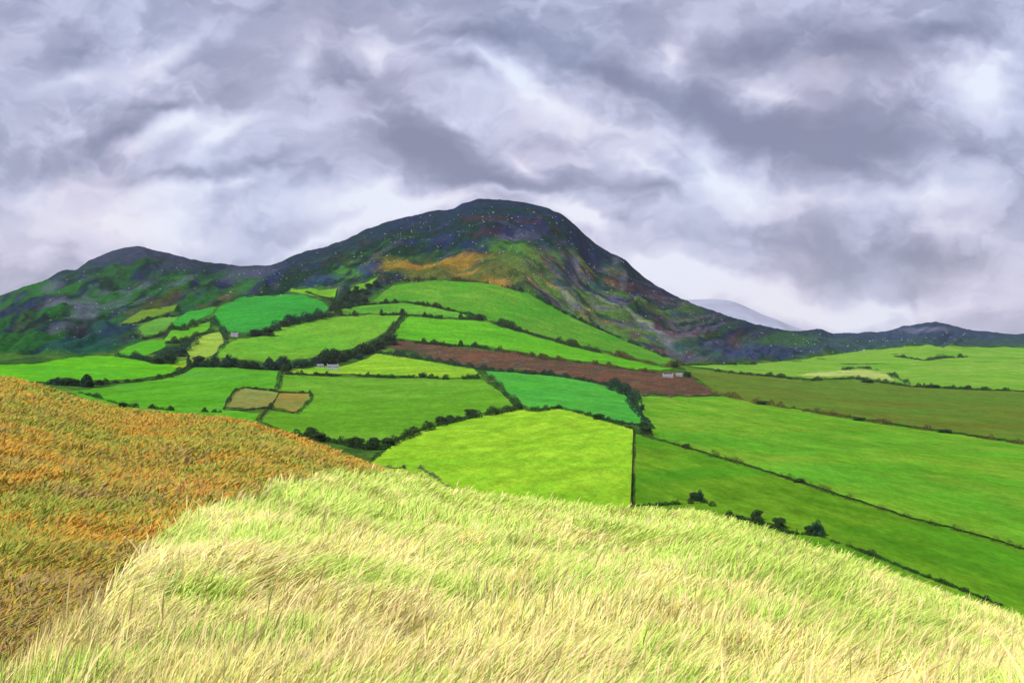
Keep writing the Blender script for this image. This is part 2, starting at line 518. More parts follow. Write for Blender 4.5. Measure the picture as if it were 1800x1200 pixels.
# the field pattern, in picture units: name, outline, three greens, direction of mowing, label
FIELDS = [
    ('lime', [(652, 815), (700, 776), (742, 757), (800, 742), (870, 727), (912, 719), (980, 719), (1004, 723), (1060, 737), (1112, 755), (1110, 900), (1110, 965), (700, 965), (660, 850)],
     (150, 208, 46), (166, 214, 54), (142, 206, 46), 58, 'bright lime pasture in the middle of the valley, ploughed in faint curved stripes'),
    ('rightlow', [(1117, 765), (1160, 777), (1300, 816), (1450, 866), (1600, 914), (1717, 943), (2420, 1165), (2420, 1400), (1700, 1110), (1400, 1010), (1117, 985)],
     (90, 148, 32), (120, 164, 40), (84, 154, 34), 70, 'deep green pasture behind the grassy bank, flecked with yellow'),
    ('rightmid', [(1118, 696), (1200, 699), (1268, 698), (1340, 712), (1450, 729), (1600, 753), (1717, 770), (2420, 870), (2420, 1160), (1717, 940), (1600, 911), (1450, 862), (1300, 812), (1150, 770), (1138, 744), (1124, 716)],
     (106, 174, 40), (132, 176, 54), (98, 174, 46), 80, 'large bright green pasture running down to the right, streaked with yellow'),
    ('olive', [(1200, 644), (1250, 652), (1370, 664), (1430, 670), (1500, 666), (1540, 672), (1600, 680), (1717, 686), (2420, 715), (2420, 866), (1717, 766), (1600, 749), (1450, 725), (1300, 708), (1268, 692), (1222, 664)],
     (104, 146, 50), (98, 134, 48), (114, 126, 48), 86, 'dull olive pasture below the right hills'),
    ('rightfar', [(1212, 643), (1330, 639), (1420, 631), (1520, 616), (1600, 608), (1717, 610), (2420, 622), (2420, 713), (1717, 683), (1600, 677), (1540, 669), (1500, 663), (1430, 666), (1370, 661), (1260, 650)],
     (128, 184, 56), (142, 186, 76), (108, 176, 50), 80, 'pale green pasture on the rise below the right hills'),
    ('teal', [(853, 653), (900, 656), (950, 660), (1010, 667), (1074, 681), (1100, 696), (1116, 718), (1136, 744), (1110, 746), (1075, 740), (1040, 733), (1000, 718), (985, 714), (940, 719), (914, 712), (882, 682)],
     (72, 174, 62), (92, 180, 68), (84, 184, 56), 80, 'cool emerald pasture below the brown heath strip'),
    ('bigmid', [(500, 659), (600, 662), (700, 666), (780, 667), (845, 666), (880, 690), (904, 714), (860, 724), (800, 736), (740, 754), (690, 772), (640, 782), (580, 778), (520, 766), (460, 742), (478, 722), (522, 727), (546, 692), (492, 687)],
     (110, 172, 44), (100, 168, 38), (122, 182, 54), 84, 'broad mid-green pasture in the middle of the valley'),
    ('leftmid', [(120, 690), (230, 674), (312, 662), (345, 645), (400, 642), (494, 652), (488, 685), (428, 680), (410, 686), (392, 720), (455, 728), (445, 745), (300, 740), (200, 725)],
     (92, 176, 34), (102, 182, 44), (100, 178, 66), 84, 'vivid green pasture behind the brown bracken hill'),
    ('tanleft', [(397, 716), (413, 688), (431, 682), (489, 690), (475, 714), (455, 719)], (150, 152, 78), (164, 144, 72), (140, 160, 84), 80, 'small tan-brown plot, the left one of a pair'),
    ('tanright', [(491, 691), (543, 691), (540, 706), (520, 725), (478, 715)], (148, 148, 72), (166, 142, 68), (136, 156, 72), 80, 'small tan-brown plot with a rounded corner, the right one of a pair'),
    ('leftlime', [(-400, 650), (60, 640), (130, 628), (200, 625), (240, 632), (285, 642), (310, 633), (332, 636), (320, 648), (300, 657), (230, 667), (150, 670), (60, 672), (-400, 684)],
     (98, 190, 30), (112, 196, 36), (92, 186, 44), 84, 'bright lime strip of pasture below the dark left slope'),
    ('yellowstrip', [(502, 656), (522, 644), (600, 645), (640, 632), (662, 622), (700, 626), (780, 640), (832, 647), (846, 662), (780, 664), (700, 661), (600, 657)],
     (142, 200, 46), (158, 202, 54), (124, 194, 44), 84, 'yellow-green strip of pasture beside the white farmhouse'),
    ('midslope', [(380, 628), (386, 610), (420, 596), (472, 591), (490, 574), (530, 562), (580, 558), (640, 554), (704, 554), (690, 575), (660, 594), (620, 611), (560, 628), (470, 637)],
     (118, 182, 48), (126, 190, 54), (104, 184, 48), 70, 'light green pasture sloping up below the oval field'),
    ('oval', [(371, 562), (384, 541), (420, 526), (480, 518), (530, 519), (568, 530), (578, 544), (556, 552), (500, 564), (462, 580), (430, 586), (398, 582)],
     (52, 158, 50), (64, 164, 66), (62, 176, 52), 72, 'oval emerald field under the left shoulder of the mountain'),
    ('ovalcap', [(504, 512), (545, 509), (592, 514), (587, 527), (548, 520)], (116, 176, 40), (130, 184, 46), (100, 170, 42), 80, 'narrow light green strip above the oval field'),
    ('band', [(580, 547), (640, 537), (710, 532), (760, 541), (830, 554), (872, 564), (830, 561), (710, 551), (640, 551)],
     (92, 168, 46), (116, 184, 56), (86, 160, 48), 80, 'thin green strip under the domed hill field'),
    ('slopebright', [(690, 592), (712, 556), (780, 561), (850, 566), (920, 586), (1000, 608), (1100, 632), (1184, 649), (1130, 651), (1040, 637), (940, 623), (860, 610), (780, 604), (720, 598)],
     (100, 186, 28), (110, 190, 44), (88, 176, 34), 84, 'bright green pasture above the brown heath strip'),
    ('dome', [(655, 531), (690, 502), (760, 494), (850, 496), (930, 517), (980, 542), (1050, 577), (1130, 608), (1194, 636), (1160, 640), (1100, 626), (1000, 602), (920, 580), (850, 558), (760, 536), (710, 528)],
     (84, 160, 38), (112, 166, 52), (70, 156, 34), 70, 'domed green hill field directly below the mountain'),
    ('smallsage', [(243, 577), (270, 562), (314, 556), (300, 572), (276, 589), (254, 588)], (96, 162, 62), (104, 166, 60), (90, 160, 56), 80, 'small dull green plot on the left slope'),
    ('smallemerald', [(298, 570), (330, 549), (378, 541), (374, 551), (350, 562), (318, 577)], (58, 166, 54), (72, 172, 52), (62, 164, 60), 80, 'small emerald plot beside the oval field'),
    ('smalllime', [(288, 599), (300, 582), (370, 566), (366, 581), (330, 593), (308, 599)], (106, 184, 42), (118, 188, 48), (98, 178, 44), 80, 'small lime plot below the emerald plot'),
    ('smallgreen', [(202, 622), (245, 601), (292, 597), (290, 611), (256, 626), (228, 627)], (84, 178, 38), (96, 182, 42), (90, 176, 40), 80, 'small bright green plot above the lime strip on the left'),
    ('smallpale', [(318, 624), (345, 592), (388, 583), (396, 601), (380, 621), (345, 637)], (156, 198, 74), (164, 196, 78), (150, 190, 62), 80, 'small pale yellow-green plot beside the sloping light green pasture'),
    ('smallyellow', [(213, 567), (250, 546), (312, 535), (305, 546), (240, 566)], (108, 148, 46), (120, 152, 48), (96, 142, 44), 80, 'narrow olive-yellow plot high on the left slope'),
    ('smallhigh', [(606, 518), (625, 502), (664, 491), (654, 504)], (106, 166, 42), (118, 176, 48), (84, 150, 42), 80, 'small green plot beside the dark wood under the mountain'),
    ('corner', [(300, 652), (318, 634), (334, 634), (326, 646)], (166, 186, 40), (154, 190, 40), (170, 176, 44), 80, 'tiny yellow corner of pasture among the left hedges'),
]


def inside(px, py, poly):
    r = np.zeros(len(px), bool)
    for (x1, y1), (x2, y2) in zip(poly, poly[1:] + poly[:1]):
        if y1 == y2:
            continue
        c = ((y1 > py) != (y2 > py)) & (px < (x2 - x1) * (py - y1) / (y2 - y1) + x1)
        r ^= c
    return r


# relief on the open hill: crags, gullies down the fall line, small knolls on the ridges
BASE_U = [-700, 82, 200, 260, 330, 380, 500, 600, 660, 700, 850, 930, 1000, 1100, 1200, 1300, 1400, 1520, 1600, 1717, 2500]
BASE_V = [630, 628, 624, 612, 598, 560, 518, 530, 518, 500, 497, 515, 550, 600, 641, 641, 634, 617, 610, 612, 605]
base_line = np.interp(US, BASE_U, BASE_V)[:, None]
MT = sstep(2, -8, GV - base_line)          # 1 on the mountain
MT[:, N_RIDGE:] = 1
ANG = np.interp(US, [-100, 82, 500, 760, 860, 950, 1050, 1200, 1400, 1700], [-20, -18, -20, -8, 5, 28, 38, 28, 8, -6])[:, None] * math.pi / 180
ROWV = GV.copy()
ROWV[:, N_RIDGE:] = GV[:, N_RIDGE - 1:N_RIDGE] - (GV[:, N_RIDGE:] - GV[:, N_RIDGE - 1:N_RIDGE])
SU = np.cos(ANG) * (GU - 900) + np.sin(ANG) * (ROWV - 480)       # along the strokes of the ground
SV = -np.sin(ANG) * (GU - 900) + np.cos(ANG) * (ROWV - 480)
field_mask = np.zeros(GV.shape)
for _f in FIELDS:
    _p = _f[1]
    _k = (GU > min(q[0] for q in _p)) & (GU < max(q[0] for q in _p)) & (GV > min(q[1] for q in _p)) & (GV < max(q[1] for q in _p))
    _k[:, N_RIDGE:] = False
    field_mask[_k] = np.maximum(field_mask[_k], inside(GU[_k], GV[_k], _p))
for _ in range(5):
    for ax in (0, 1):
        field_mask = np.maximum(field_mask, (np.roll(field_mask, 1, ax) + np.roll(field_mask, -1, ax) + field_mask) / 3)
MT = MT * (1 - np.clip(field_mask * 1.4, 0, 1))
depth = np.clip((GV - vr[:, None]) / 40, 0, 1)
depth[:, N_RIDGE:] = 0
rid = 1 - np.abs(2 * fbm(SU / 130, SV / 34, 5, 4) - 1)
crag = fbm(GX / 95, GY / 120, 9, 5, 0.55) - 0.5
far_k = np.clip(GY / 2600, 0, 1.3)
GZ += MT * far_k * ((rid - 0.72) * (34 * depth + 3) + crag * (30 * depth + 9))
GZ += MT * far_k * (fbm(GX / 28, GY / 30, 21, 3) - 0.5) * 7
GZ += (1 - MT) * (fbm(GX / 60, GY / 60, 3, 3) - 0.5) * np.clip(GY / 900, 0.3, 1.4) * 1.2


def paint_land():
    def T(c):
        return alb(c)[None, None, :]

    def lerp(a, b, k):
        return a + (b - a) * np.clip(k, 0, 1)[..., None]

    def ell(u, v, a, b, ang=0, soft=0.5):
        w = (fbm(GU / 22, ROWV / 10, 77, 3) - 0.5) * 1.1
        ca, sa = math.cos(R(ang)), math.sin(R(ang))
        du, dv = GU - u, ROWV - v
        x, y = (ca * du + sa * dv) / a, (-sa * du + ca * dv) / b
        return sstep(1 + soft, 1 - soft, np.sqrt(x * x + y * y) + w)

    # rough pasture and banks between the fields
    c = lerp(T((74, 122, 44)) + 0 * GU[..., None], T((54, 92, 42)), sstep(0.4, 0.65, fbm(GX / 40, GY / 60, 40, 4)))
    c = lerp(c, T((110, 140, 52)), sstep(0.55, 0.75, fbm(GX / 55, GY / 70, 44, 4)))
    # the mountain
    m = lerp(T((22, 56, 40)) + 0 * GU[..., None], T((34, 52, 88)), sstep(0.44, 0.66, fbm(SU / 40, SV / 9, 51, 5, .6)))
    m = lerp(m, T((40, 88, 44)), sstep(400, 440, ROWV) * sstep(0.52, 0.68, fbm(SU / 44, SV / 8, 52, 5, .6)))
    m = lerp(m, T((80, 46, 60)), sstep(0.60, 0.72, fbm(SU / 34, SV / 6, 53, 5, .6)) * 0.4)
    m = lerp(m, T((88, 84, 112)), sstep(0.61, 0.74, fbm(SU / 38, SV / 7, 54, 5, .6)) * 0.45)
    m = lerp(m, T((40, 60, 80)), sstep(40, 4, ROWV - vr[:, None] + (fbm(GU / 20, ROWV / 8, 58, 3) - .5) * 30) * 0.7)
    # left hill: heather purple above, green with grey scree patches below
    lh = sstep(500, 430, GU + (ROWV - 470) * 1.2) * sstep(-1, 2, ROWV - 300)
    top = sstep(495, 455, ROWV - (GU - 240) * 0.02 + (fbm(GU / 30, ROWV / 12, 60, 3) - .5) * 36)
    m = lerp(m, T((60, 70, 92)), lh * top * sstep(0.30, 0.62, fbm(SU / 45, SV / 14, 61, 4)))
    m = lerp(m, T((80, 82, 112)), ell(430, 482, 55, 12, -6) * 0.8)
    m = lerp(m, T((40, 100, 42)), lh * (1 - top) * sstep(0.42, 0.58, fbm(SU / 50, SV / 14, 62, 4)))
    for (u, v, a, b, s) in ((95, 540, 24, 10, .8), (150, 548, 26, 16, .9), (185, 512, 24, 6, .7), (110, 580, 28, 7, .6), (240, 505, 30, 7, .6), (185, 600, 12, 4, .8), (90, 505, 20, 8, .6),
                            (205, 527, 26, 5, .5), (250, 528, 20, 6, .55), (310, 500, 30, 6, .5)):
        m = lerp(m, T((102, 106, 130)), ell(u, v, a, b, -16) * s * 0.75)
    m = lerp(m, T((38, 66, 84)), ell(200, 578, 110, 14, -18) * 0.8)
    m = lerp(m, T((30, 84, 72)), ell(150, 612, 90, 16, -4) * 0.85)
    m = lerp(m, T((100, 86, 44)), ell(280, 530, 50, 6, -20) * 0.5)
    m = lerp(m, T((112, 84, 52)), ell(395, 522, 40, 6, -22) * 0.55)
    m = lerp(m, T((46, 116, 52)), ell(425, 508, 26, 9, -20) * 0.7)
    # greener brow under the crest on the left shoulder
    m = lerp(m, T((72, 132, 44)), ell(600, 488, 55, 12, -16) * sstep(0.4, 0.6, fbm(SU / 25, SV / 6, 70, 3)))
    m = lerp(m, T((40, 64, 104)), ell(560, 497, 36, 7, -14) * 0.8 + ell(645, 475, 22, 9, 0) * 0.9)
    # ochre bracken shelf and green shoulder
    m = lerp(m, T((104, 112, 44)), ell(800, 478, 130, 18, 3) * 0.85)
    m = lerp(m, T((158, 126, 44)), ell(765, 464, 82, 8, -7, 0.7) * 0.9)
    m = lerp(m, T((158, 124, 58)), ell(872, 495, 18, 5, 8) + ell(812, 479, 34, 3, 0) * 0.7)
    m = lerp(m, T((80, 128, 54)), ell(915, 448, 66, 24, 14) * sstep(0.34, 0.6, fbm(SU / 30, SV / 10, 71, 4)))
    m = lerp(m, T((96, 118, 50)), ell(930, 478, 50, 18, 22) * 0.7)
    # summit: rock bands
    m = lerp(m, T((82, 84, 110)), ell(880, 412, 56, 10, 6) * sstep(0.4, 0.6, fbm(SU / 22, SV / 7, 72, 3)))
    m = lerp(m, T((78, 48, 58)), ell(880, 388, 60, 6, 4) * 0.6 + ell(860, 415, 26, 7, -20) * 0.6)
    # the steep right flank: long gullies of scree, heather and grass running down to the valley
    fl = sstep(-4, 40, (GU - 905) - (ROWV - 440) * 0.15) * sstep(1420, 1240, GU) * sstep(448, 470, ROWV - np.maximum(0, (GU - 1010)) * 0.42 + 14)
    s1 = fbm(SU / 110, SV / 7.5, 80, 5, 0.6)
    s2 = fbm(SU / 80, SV / 5.5, 81, 5, 0.6)
    s3 = fbm(SU / 80, SV / 5.0, 82, 5, 0.6)
    m = lerp(m, T((84, 122, 54)), fl * sstep(0.46, 0.60, s1) * sstep(1300, 1150, GU))
    m = lerp(m, T((104, 98, 112)), fl * 0.75 * sstep(0.52, 0.64, s2))
    m = lerp(m, T((112, 104, 52)), fl * sstep(0.58, 0.68, s3) * sstep(1180, 1050, GU))
    m = lerp(m, T((52, 70, 112)), fl * 0.55 * sstep(0.58, 0.72, fbm(SU / 60, SV / 5, 83, 5)))
    m = lerp(m, T((104, 60, 68)), fl * 0.5 * sstep(0.60, 0.74, fbm(SU / 50, SV / 5, 84, 5)))
    m = lerp(m, T((180, 136, 96)), ell(948, 508, 24, 3, 32) * 0.8 + ell(965, 500, 20, 2.4, 36) * 0.6)
    m = lerp(m, T((130, 134, 144)), ell(1150, 590, 48, 7, 34) * 0.65 + ell(1085, 462, 7, 10, 0) * .3 + ell(1096, 490, 6, 12, 10) * .35 + ell(1010, 470, 8, 20, 4) * .5)
    m = lerp(m, T((150, 172, 120)), (ell(1080, 540, 44, 3, 33) + ell(1010, 528, 30, 3, 30) + ell(1120, 562, 40, 3, 36)) * 0.6)
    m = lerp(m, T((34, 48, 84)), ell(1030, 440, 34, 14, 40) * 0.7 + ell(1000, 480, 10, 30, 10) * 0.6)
    # foot of the flank and the hills closing the valley on the right
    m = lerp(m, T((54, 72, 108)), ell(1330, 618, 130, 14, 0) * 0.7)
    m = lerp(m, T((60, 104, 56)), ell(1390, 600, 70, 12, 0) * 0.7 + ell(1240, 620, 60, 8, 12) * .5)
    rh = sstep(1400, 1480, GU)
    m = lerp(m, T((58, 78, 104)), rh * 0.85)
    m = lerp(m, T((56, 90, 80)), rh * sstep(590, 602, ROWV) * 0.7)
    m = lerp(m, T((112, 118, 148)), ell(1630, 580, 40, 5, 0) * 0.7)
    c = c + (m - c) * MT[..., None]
    # dark wooded ground
    for (u, v, a, b, ang) in ((620, 526, 44, 12, -22), (300, 622, 40, 12, -24), (480, 586, 26, 9, -10), (350, 598, 30, 9, -30), (665, 607, 34, 9, -18), (400, 642, 60, 6, 2), (250, 636, 40, 8, 6)):
        c = lerp(c, T((36, 62, 48)), ell(u, v, a, b, ang, 0.35))
    return c


land_tint = paint_land()
land_mat = attr_mat('hill_ground', 0.07, 0.55, 1.45, bump=4.0, grain=0.35)
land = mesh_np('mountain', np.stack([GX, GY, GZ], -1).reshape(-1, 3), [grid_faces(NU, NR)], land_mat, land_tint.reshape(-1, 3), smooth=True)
tag(land, 'dark heather-covered mountain rising above the valley with its farmed lower slopes', kind='structure')


def at(u, v, lift=0.0):
    """the point of the land seen at picture position (u, v)"""
    u = np.atleast_1d(np.asarray(u, float))
    v = np.atleast_1d(np.asarray(v, float))
    fi = np.clip(np.interp(u, US, np.arange(NU)), 0, NU - 1.001)
    i = fi.astype(int)
    t = fi - i
    out = np.zeros((len(u), 3))
    for q in range(len(u)):
        res = 0
        for k, w in ((i[q], 1 - t[q]), (i[q] + 1, t[q])):
            col = GV[k, :N_RIDGE][::-1]
            r = np.interp(v[q], col, np.arange(N_RIDGE)[::-1])
            j = min(int(r), N_RIDGE - 2)
            s = r - j
            res = res + w * np.array([GY[k, j] * (1 - s) + GY[k, j + 1] * s, GZ[k, j] * (1 - s) + GZ[k, j + 1] * s])
        out[q] = ((u[q] - 900) / F * res[0], res[0], res[1] + lift)
    return out


# ------------------------------------------------------------------ far hill and the plain below everything
def far_hill():
    xs = np.linspace(900, 1560, 120)
    sil = pchip([900, 1040, 1120, 1180, 1220, 1270, 1300, 1340, 1390, 1450, 1560], [640, 632, 560, 532, 526, 527, 538, 556, 580, 604, 640], xs)
    Y0 = 18000.0
    t = np.linspace(-1, 1, 41)
    V = []
    for k, u in enumerate(xs):
        h = (600 - sil[k]) / F * Y0
        for s in t:
            Y = Y0 + s * 3000
            z = -90 + (h + 90) * (1 - abs(s) ** 1.7)
            z += (fbm(np.array([u / 25.0]), np.array([s * 4.0]), 91, 4)[0] - 0.5) * 100 * (0.2 + abs(s))
            V.append(((u - 900) / F * Y0 * 1.0, Y, z))
    o = mesh_np('hill', np.array(V), [grid_faces(len(xs), len(t))], plain_mat('hazed_heather', alb((178, 184, 210)), scale=0.0015, lo=0.8, hi=1.2), smooth=True)  # heather colour paled and blued: part of the distance haze is painted in
    tag(o, 'pale hazy hill far beyond the right flank of the mountain', kind='structure')


far_hill()
s = 22500.0
g = mesh_np('ground', np.array([(-s, -s, -130), (s, -s, -130), (s, s, -130), (-s, s, -130)]), [np.array([[0, 1, 2, 3]])],
            plain_mat('far_ground', alb((86, 116, 70)), scale=0.002))
tag(g, 'far ground reaching out to the horizon', kind='structure')

# ------------------------------------------------------------------ fields: draped on the land, each its own sheet


def densify(poly, step, closed=True):
    out = []
    for a, b in zip(poly, poly[1:] + (poly[:1] if closed else [])):
        n = max(1, int(math.hypot(b[0] - a[0], b[1] - a[1]) / step))
        for k in range(n):
            out.append((a[0] + (b[0] - a[0]) * k / n, a[1] + (b[1] - a[1]) * k / n))
    return out


def sheet(name, poly, mat, lift, label, step=7.0, rag=1.0):
    bd = densify(poly, step)
    bd = [(u + (vnoise(u / 9.0, v / 9.0, 5) - .5) * 3.0, v + (vnoise(u / 9.0, v / 9.0, 6) - .5) * 2.4 * rag) for u, v in bd]
    us, vs = [p[0] for p in bd], [p[1] for p in bd]
    gu, gv = np.meshgrid(np.arange(min(us), max(us), step), np.arange(min(vs), max(vs), step * 0.6))
    gu, gv = gu.ravel() + 0.37, gv.ravel() + 0.21
    ok = inside(gu, gv, bd)
    pts = [Vector(p) for p in bd] + [Vector((float(a), float(b))) for a, b in zip(gu[ok], gv[ok])]
    n = len(bd)
    res = delaunay_2d_cdt(pts, [], [list(range(n))], 1, 0.01)
    co, tri = res[0], res[2]
    P = at([p.x for p in co], [p.y for p in co], lift)
    tris = np.array([t[:3] for t in tri if len(t) == 3])
    a, b, c = P[tris[:, 0]], P[tris[:, 1]], P[tris[:, 2]]
    flip = np.cross(b - a, c - a)[:, 2] < 0
    tris[flip] = tris[flip][:, ::-1]
    o = mesh_np(name, P, [tris], mat, smooth=True)
    tag(o, label, kind='structure')
    return o


# the line along which each pasture was last mown or grazed
MOWN = {'lime': ((740, 785), (900, 742)), 'rightmid': ((1200, 740), (1650, 850)), 'rightlow': ((1150, 800), (1600, 930)), 'midslope': ((420, 620), (690, 565)), 'oval': ((400, 562), (560, 538)), 'dome': ((800, 515), (1120, 612)),
        'slopebright': ((730, 580), (1120, 632)), 'yellowstrip': ((520, 652), (800, 650)), 'teal': ((880, 670), (1100, 712)), 'olive': ((1300, 680), (1700, 730)), 'leftmid': ((150, 700), (450, 672)), 'bigmid': ((520, 725), (850, 695)),
        'rightfar': ((1350, 650), (1700, 640))}


def run(nm):
    if nm not in MOWN:
        return (sum(map(ord, nm)) % 7 - 3) * 0.12
    a, b = at([MOWN[nm][0][0], MOWN[nm][1][0]], [MOWN[nm][0][1], MOWN[nm][1][1]])
    return math.atan2(b[1] - a[1], b[0] - a[0])


for k, (nm, poly, c1, c2, c3, rot, label) in enumerate(FIELDS):
    sheet('field', poly, field_mat('pasture_' + nm, c1, c2, c3, run(nm), 0.45 if nm == 'lime' else 1.0, None), 0.5, label)


def heath_mat():
    m, nt, b = new_mat('heath')
    a = nd_noise(nt, 0.03, 5, 0.7, 0.6, (1, 0.4, 1), 0.3)
    c = nd_noise(nt, 0.045, 5, 0.7, 0.6, (1, 0.4, 1), -0.3)
    f = nd_noise(nt, 0.3, 3, 0.75, 0.0, (1, 0.3, 1))
    col = nd_mix(nt, nd_range(nt, a, 0.42, 0.6, 0, 1), alb((92, 78, 64)), alb((124, 82, 62)))
    col = nd_mix(nt, nd_range(nt, c, 0.52, 0.66, 0, 1), col, alb((118, 108, 84)))
    col = nd_mix(nt, nd_range(nt, c, 0.48, 0.36, 0, 0.8), col, alb((80, 84, 58)))
    col = nd_scale(nt, col, nd_range(nt, f, 0.3, 0.7, 0.55, 1.45))
    nt.links.new(col, b.inputs['Base Color'])
    return m


sheet('field', [(668, 606), (702, 600), (760, 606), (800, 613), (880, 618), (950, 629), (1050, 642), (1130, 653), (1180, 658), (1218, 666), (1245, 684), (1268, 695), (1200, 698), (1130, 693), (1075, 677), (1000, 663), (930, 653), (860, 648), (800, 640), (740, 623), (690, 613)],
      heath_mat(), 0.6, 'rust-brown strip of heath crossing the valley between the green fields', rag=4.0)
sheet('path', [(1398, 660), (1440, 655), (1490, 651), (1530, 652), (1560, 660), (1574, 671), (1545, 668), (1500, 661), (1440, 663)], field_mat('pasture_straw', (186, 206, 112), (196, 204, 122), (170, 204, 100), R(0)), 0.9,
      'pale straw-coloured hump in the far right pasture')

# ------------------------------------------------------------------ hedges and trees
LEAF = attr_mat('hedge_leaves', 0.3, 0.75, 1.25, transl=0.25)
WOOD = plain_mat('dark_bark', alb((70, 56, 44)), scale=3.0)


def cards(P, size, tint, flat=0.0):
    """one small leaf-clump quad at each point, randomly turned"""
    n = len(P)
    a = RNG.normal(size=(n, 3))
    a[:, 2] *= 1 - flat
    a /= np.linalg.norm(a, axis=1)[:, None]
    b = np.cross(a, RNG.normal(size=(n, 3)))
    b /= np.linalg.norm(b, axis=1)[:, None] + 1e-9
    s = (size * RNG.uniform(0.6, 1.35, n))[:, None] * 0.5
    k = RNG.uniform(0.5, 1.0, (n, 1))
    V = np.stack([P - a * s - b * s * k * 0.5, P - a * s * 0.1 - b * s * k, P + a * s + b * s * k * 0.3, P + a * s * 0.2 + b * s * k], 1).reshape(-1, 3)
    return V, np.arange(4 * n).reshape(n, 4), np.repeat(tint, 4, 0)


DARK = [(40, 62, 34), (34, 54, 36), (52, 74, 36), (44, 52, 36)]
TEALD = [(34, 62, 48), (30, 56, 50), (44, 74, 46), (40, 50, 44)]
BROWN = [(88, 72, 44), (70, 62, 40), (98, 84, 46), (60, 70, 38)]


def leaf_tint(n, pal, k=1.0):
    pal = np.array([alb(c) for c in pal])
    return pal[RNG.integers(0, len(pal), n)] * RNG.uniform(0.55, 1.5, (n, 1)) * k * 2.5


def hedge(pts, hpx, label, pal=DARK, gap=0.0, seed=0, lump=0.5, group='hedges between the fields', wide=0.5):
    """a field hedge along a line: leafy clumps of uneven height, with gaps and taller thorn bushes"""
    pts = [(float(a), float(b)) for a, b in pts]
    uv = densify(pts, 4.0, False) + [pts[-1]]
    P = at([p[0] for p in uv], [p[1] + hpx * 0.45 for p in uv])
    seg = np.linalg.norm(np.diff(P, axis=0), axis=1)
    cum = np.concatenate([[0], np.cumsum(seg)])
    scr = np.concatenate([[0], np.cumsum([math.hypot(b[0] - a[0], b[1] - a[1]) for a, b in zip(uv, uv[1:])])])
    hpx = hpx * 1.2
    area = scr[-1] * hpx * 0.57 * 0.57
    n = int(np.clip(area * 14, 200, 12000))
    g = np.linspace(0, scr[-1], 400)
    pw_ = (1 - lump + lump * 3.0 * (fbm(g / 8.0, 0 * g + seed, 100 + seed, 3) - 0.22)).clip(0.3) + 0.3 * sstep(0.62, 0.76, fbm(g / 8.0, 0 * g + seed, 100 + seed, 3))
    cdf = np.concatenate([[0], np.cumsum(pw_[1:] ** 1.5)])
    sp = np.interp(RNG.uniform(0, cdf[-1], n), cdf, g)      # taller stretches hold more leaves
    d = np.interp(sp, scr, cum)
    C = np.stack([np.interp(d, cum, P[:, k]) for k in range(3)], 1)
    T = np.stack([np.interp(np.clip(d + 2, 0, cum[-1]), cum, P[:, k]) - np.interp(np.clip(d - 2, 0, cum[-1]), cum, P[:, k]) for k in range(3)], 1)
    T[:, 2] = 0
    T /= np.linalg.norm(T, axis=1)[:, None] + 1e-9
    S = np.stack([-T[:, 1], T[:, 0], 0 * d], 1)
    H = hpx * C[:, 1] / F
    nz = fbm(sp / 8.0, 0 * sp + seed, 100 + seed, 3)
    nz2 = fbm(sp / 30.0, 0 * sp + seed, 200 + seed, 2)
    prof = np.clip(1 - lump + lump * 3.0 * (nz - 0.22), 0.18, 1.9)
    prof = np.minimum(prof, 1.45) + 0.3 * sstep(0.62, 0.76, nz)
    keep = nz2 > gap * 0.92
    th = RNG.uniform(0, math.pi, n)
    rr = np.sqrt(RNG.uniform(0.15, 1, n))
    W = np.maximum(H * wide * 1.5, 0.5)
    Q = C + S * (np.cos(th) * rr * W * np.sqrt(prof))[:, None]
    Q[:, 2] += np.sin(th) * rr * H * prof - 0.1
    Q, H2 = Q[keep], H[keep]
    sz = np.maximum(C[keep][:, 1] * 0.0008, H2 * 0.18)
    V, Fc, tn = cards(Q, sz, leaf_tint(len(Q), pal))
    c0 = P[len(P) // 2]
    o = mesh_np('hedge', V - c0, [Fc], LEAF, tn)
    o.location = c0
    tag(o, label, 'hedge', group)
    return o


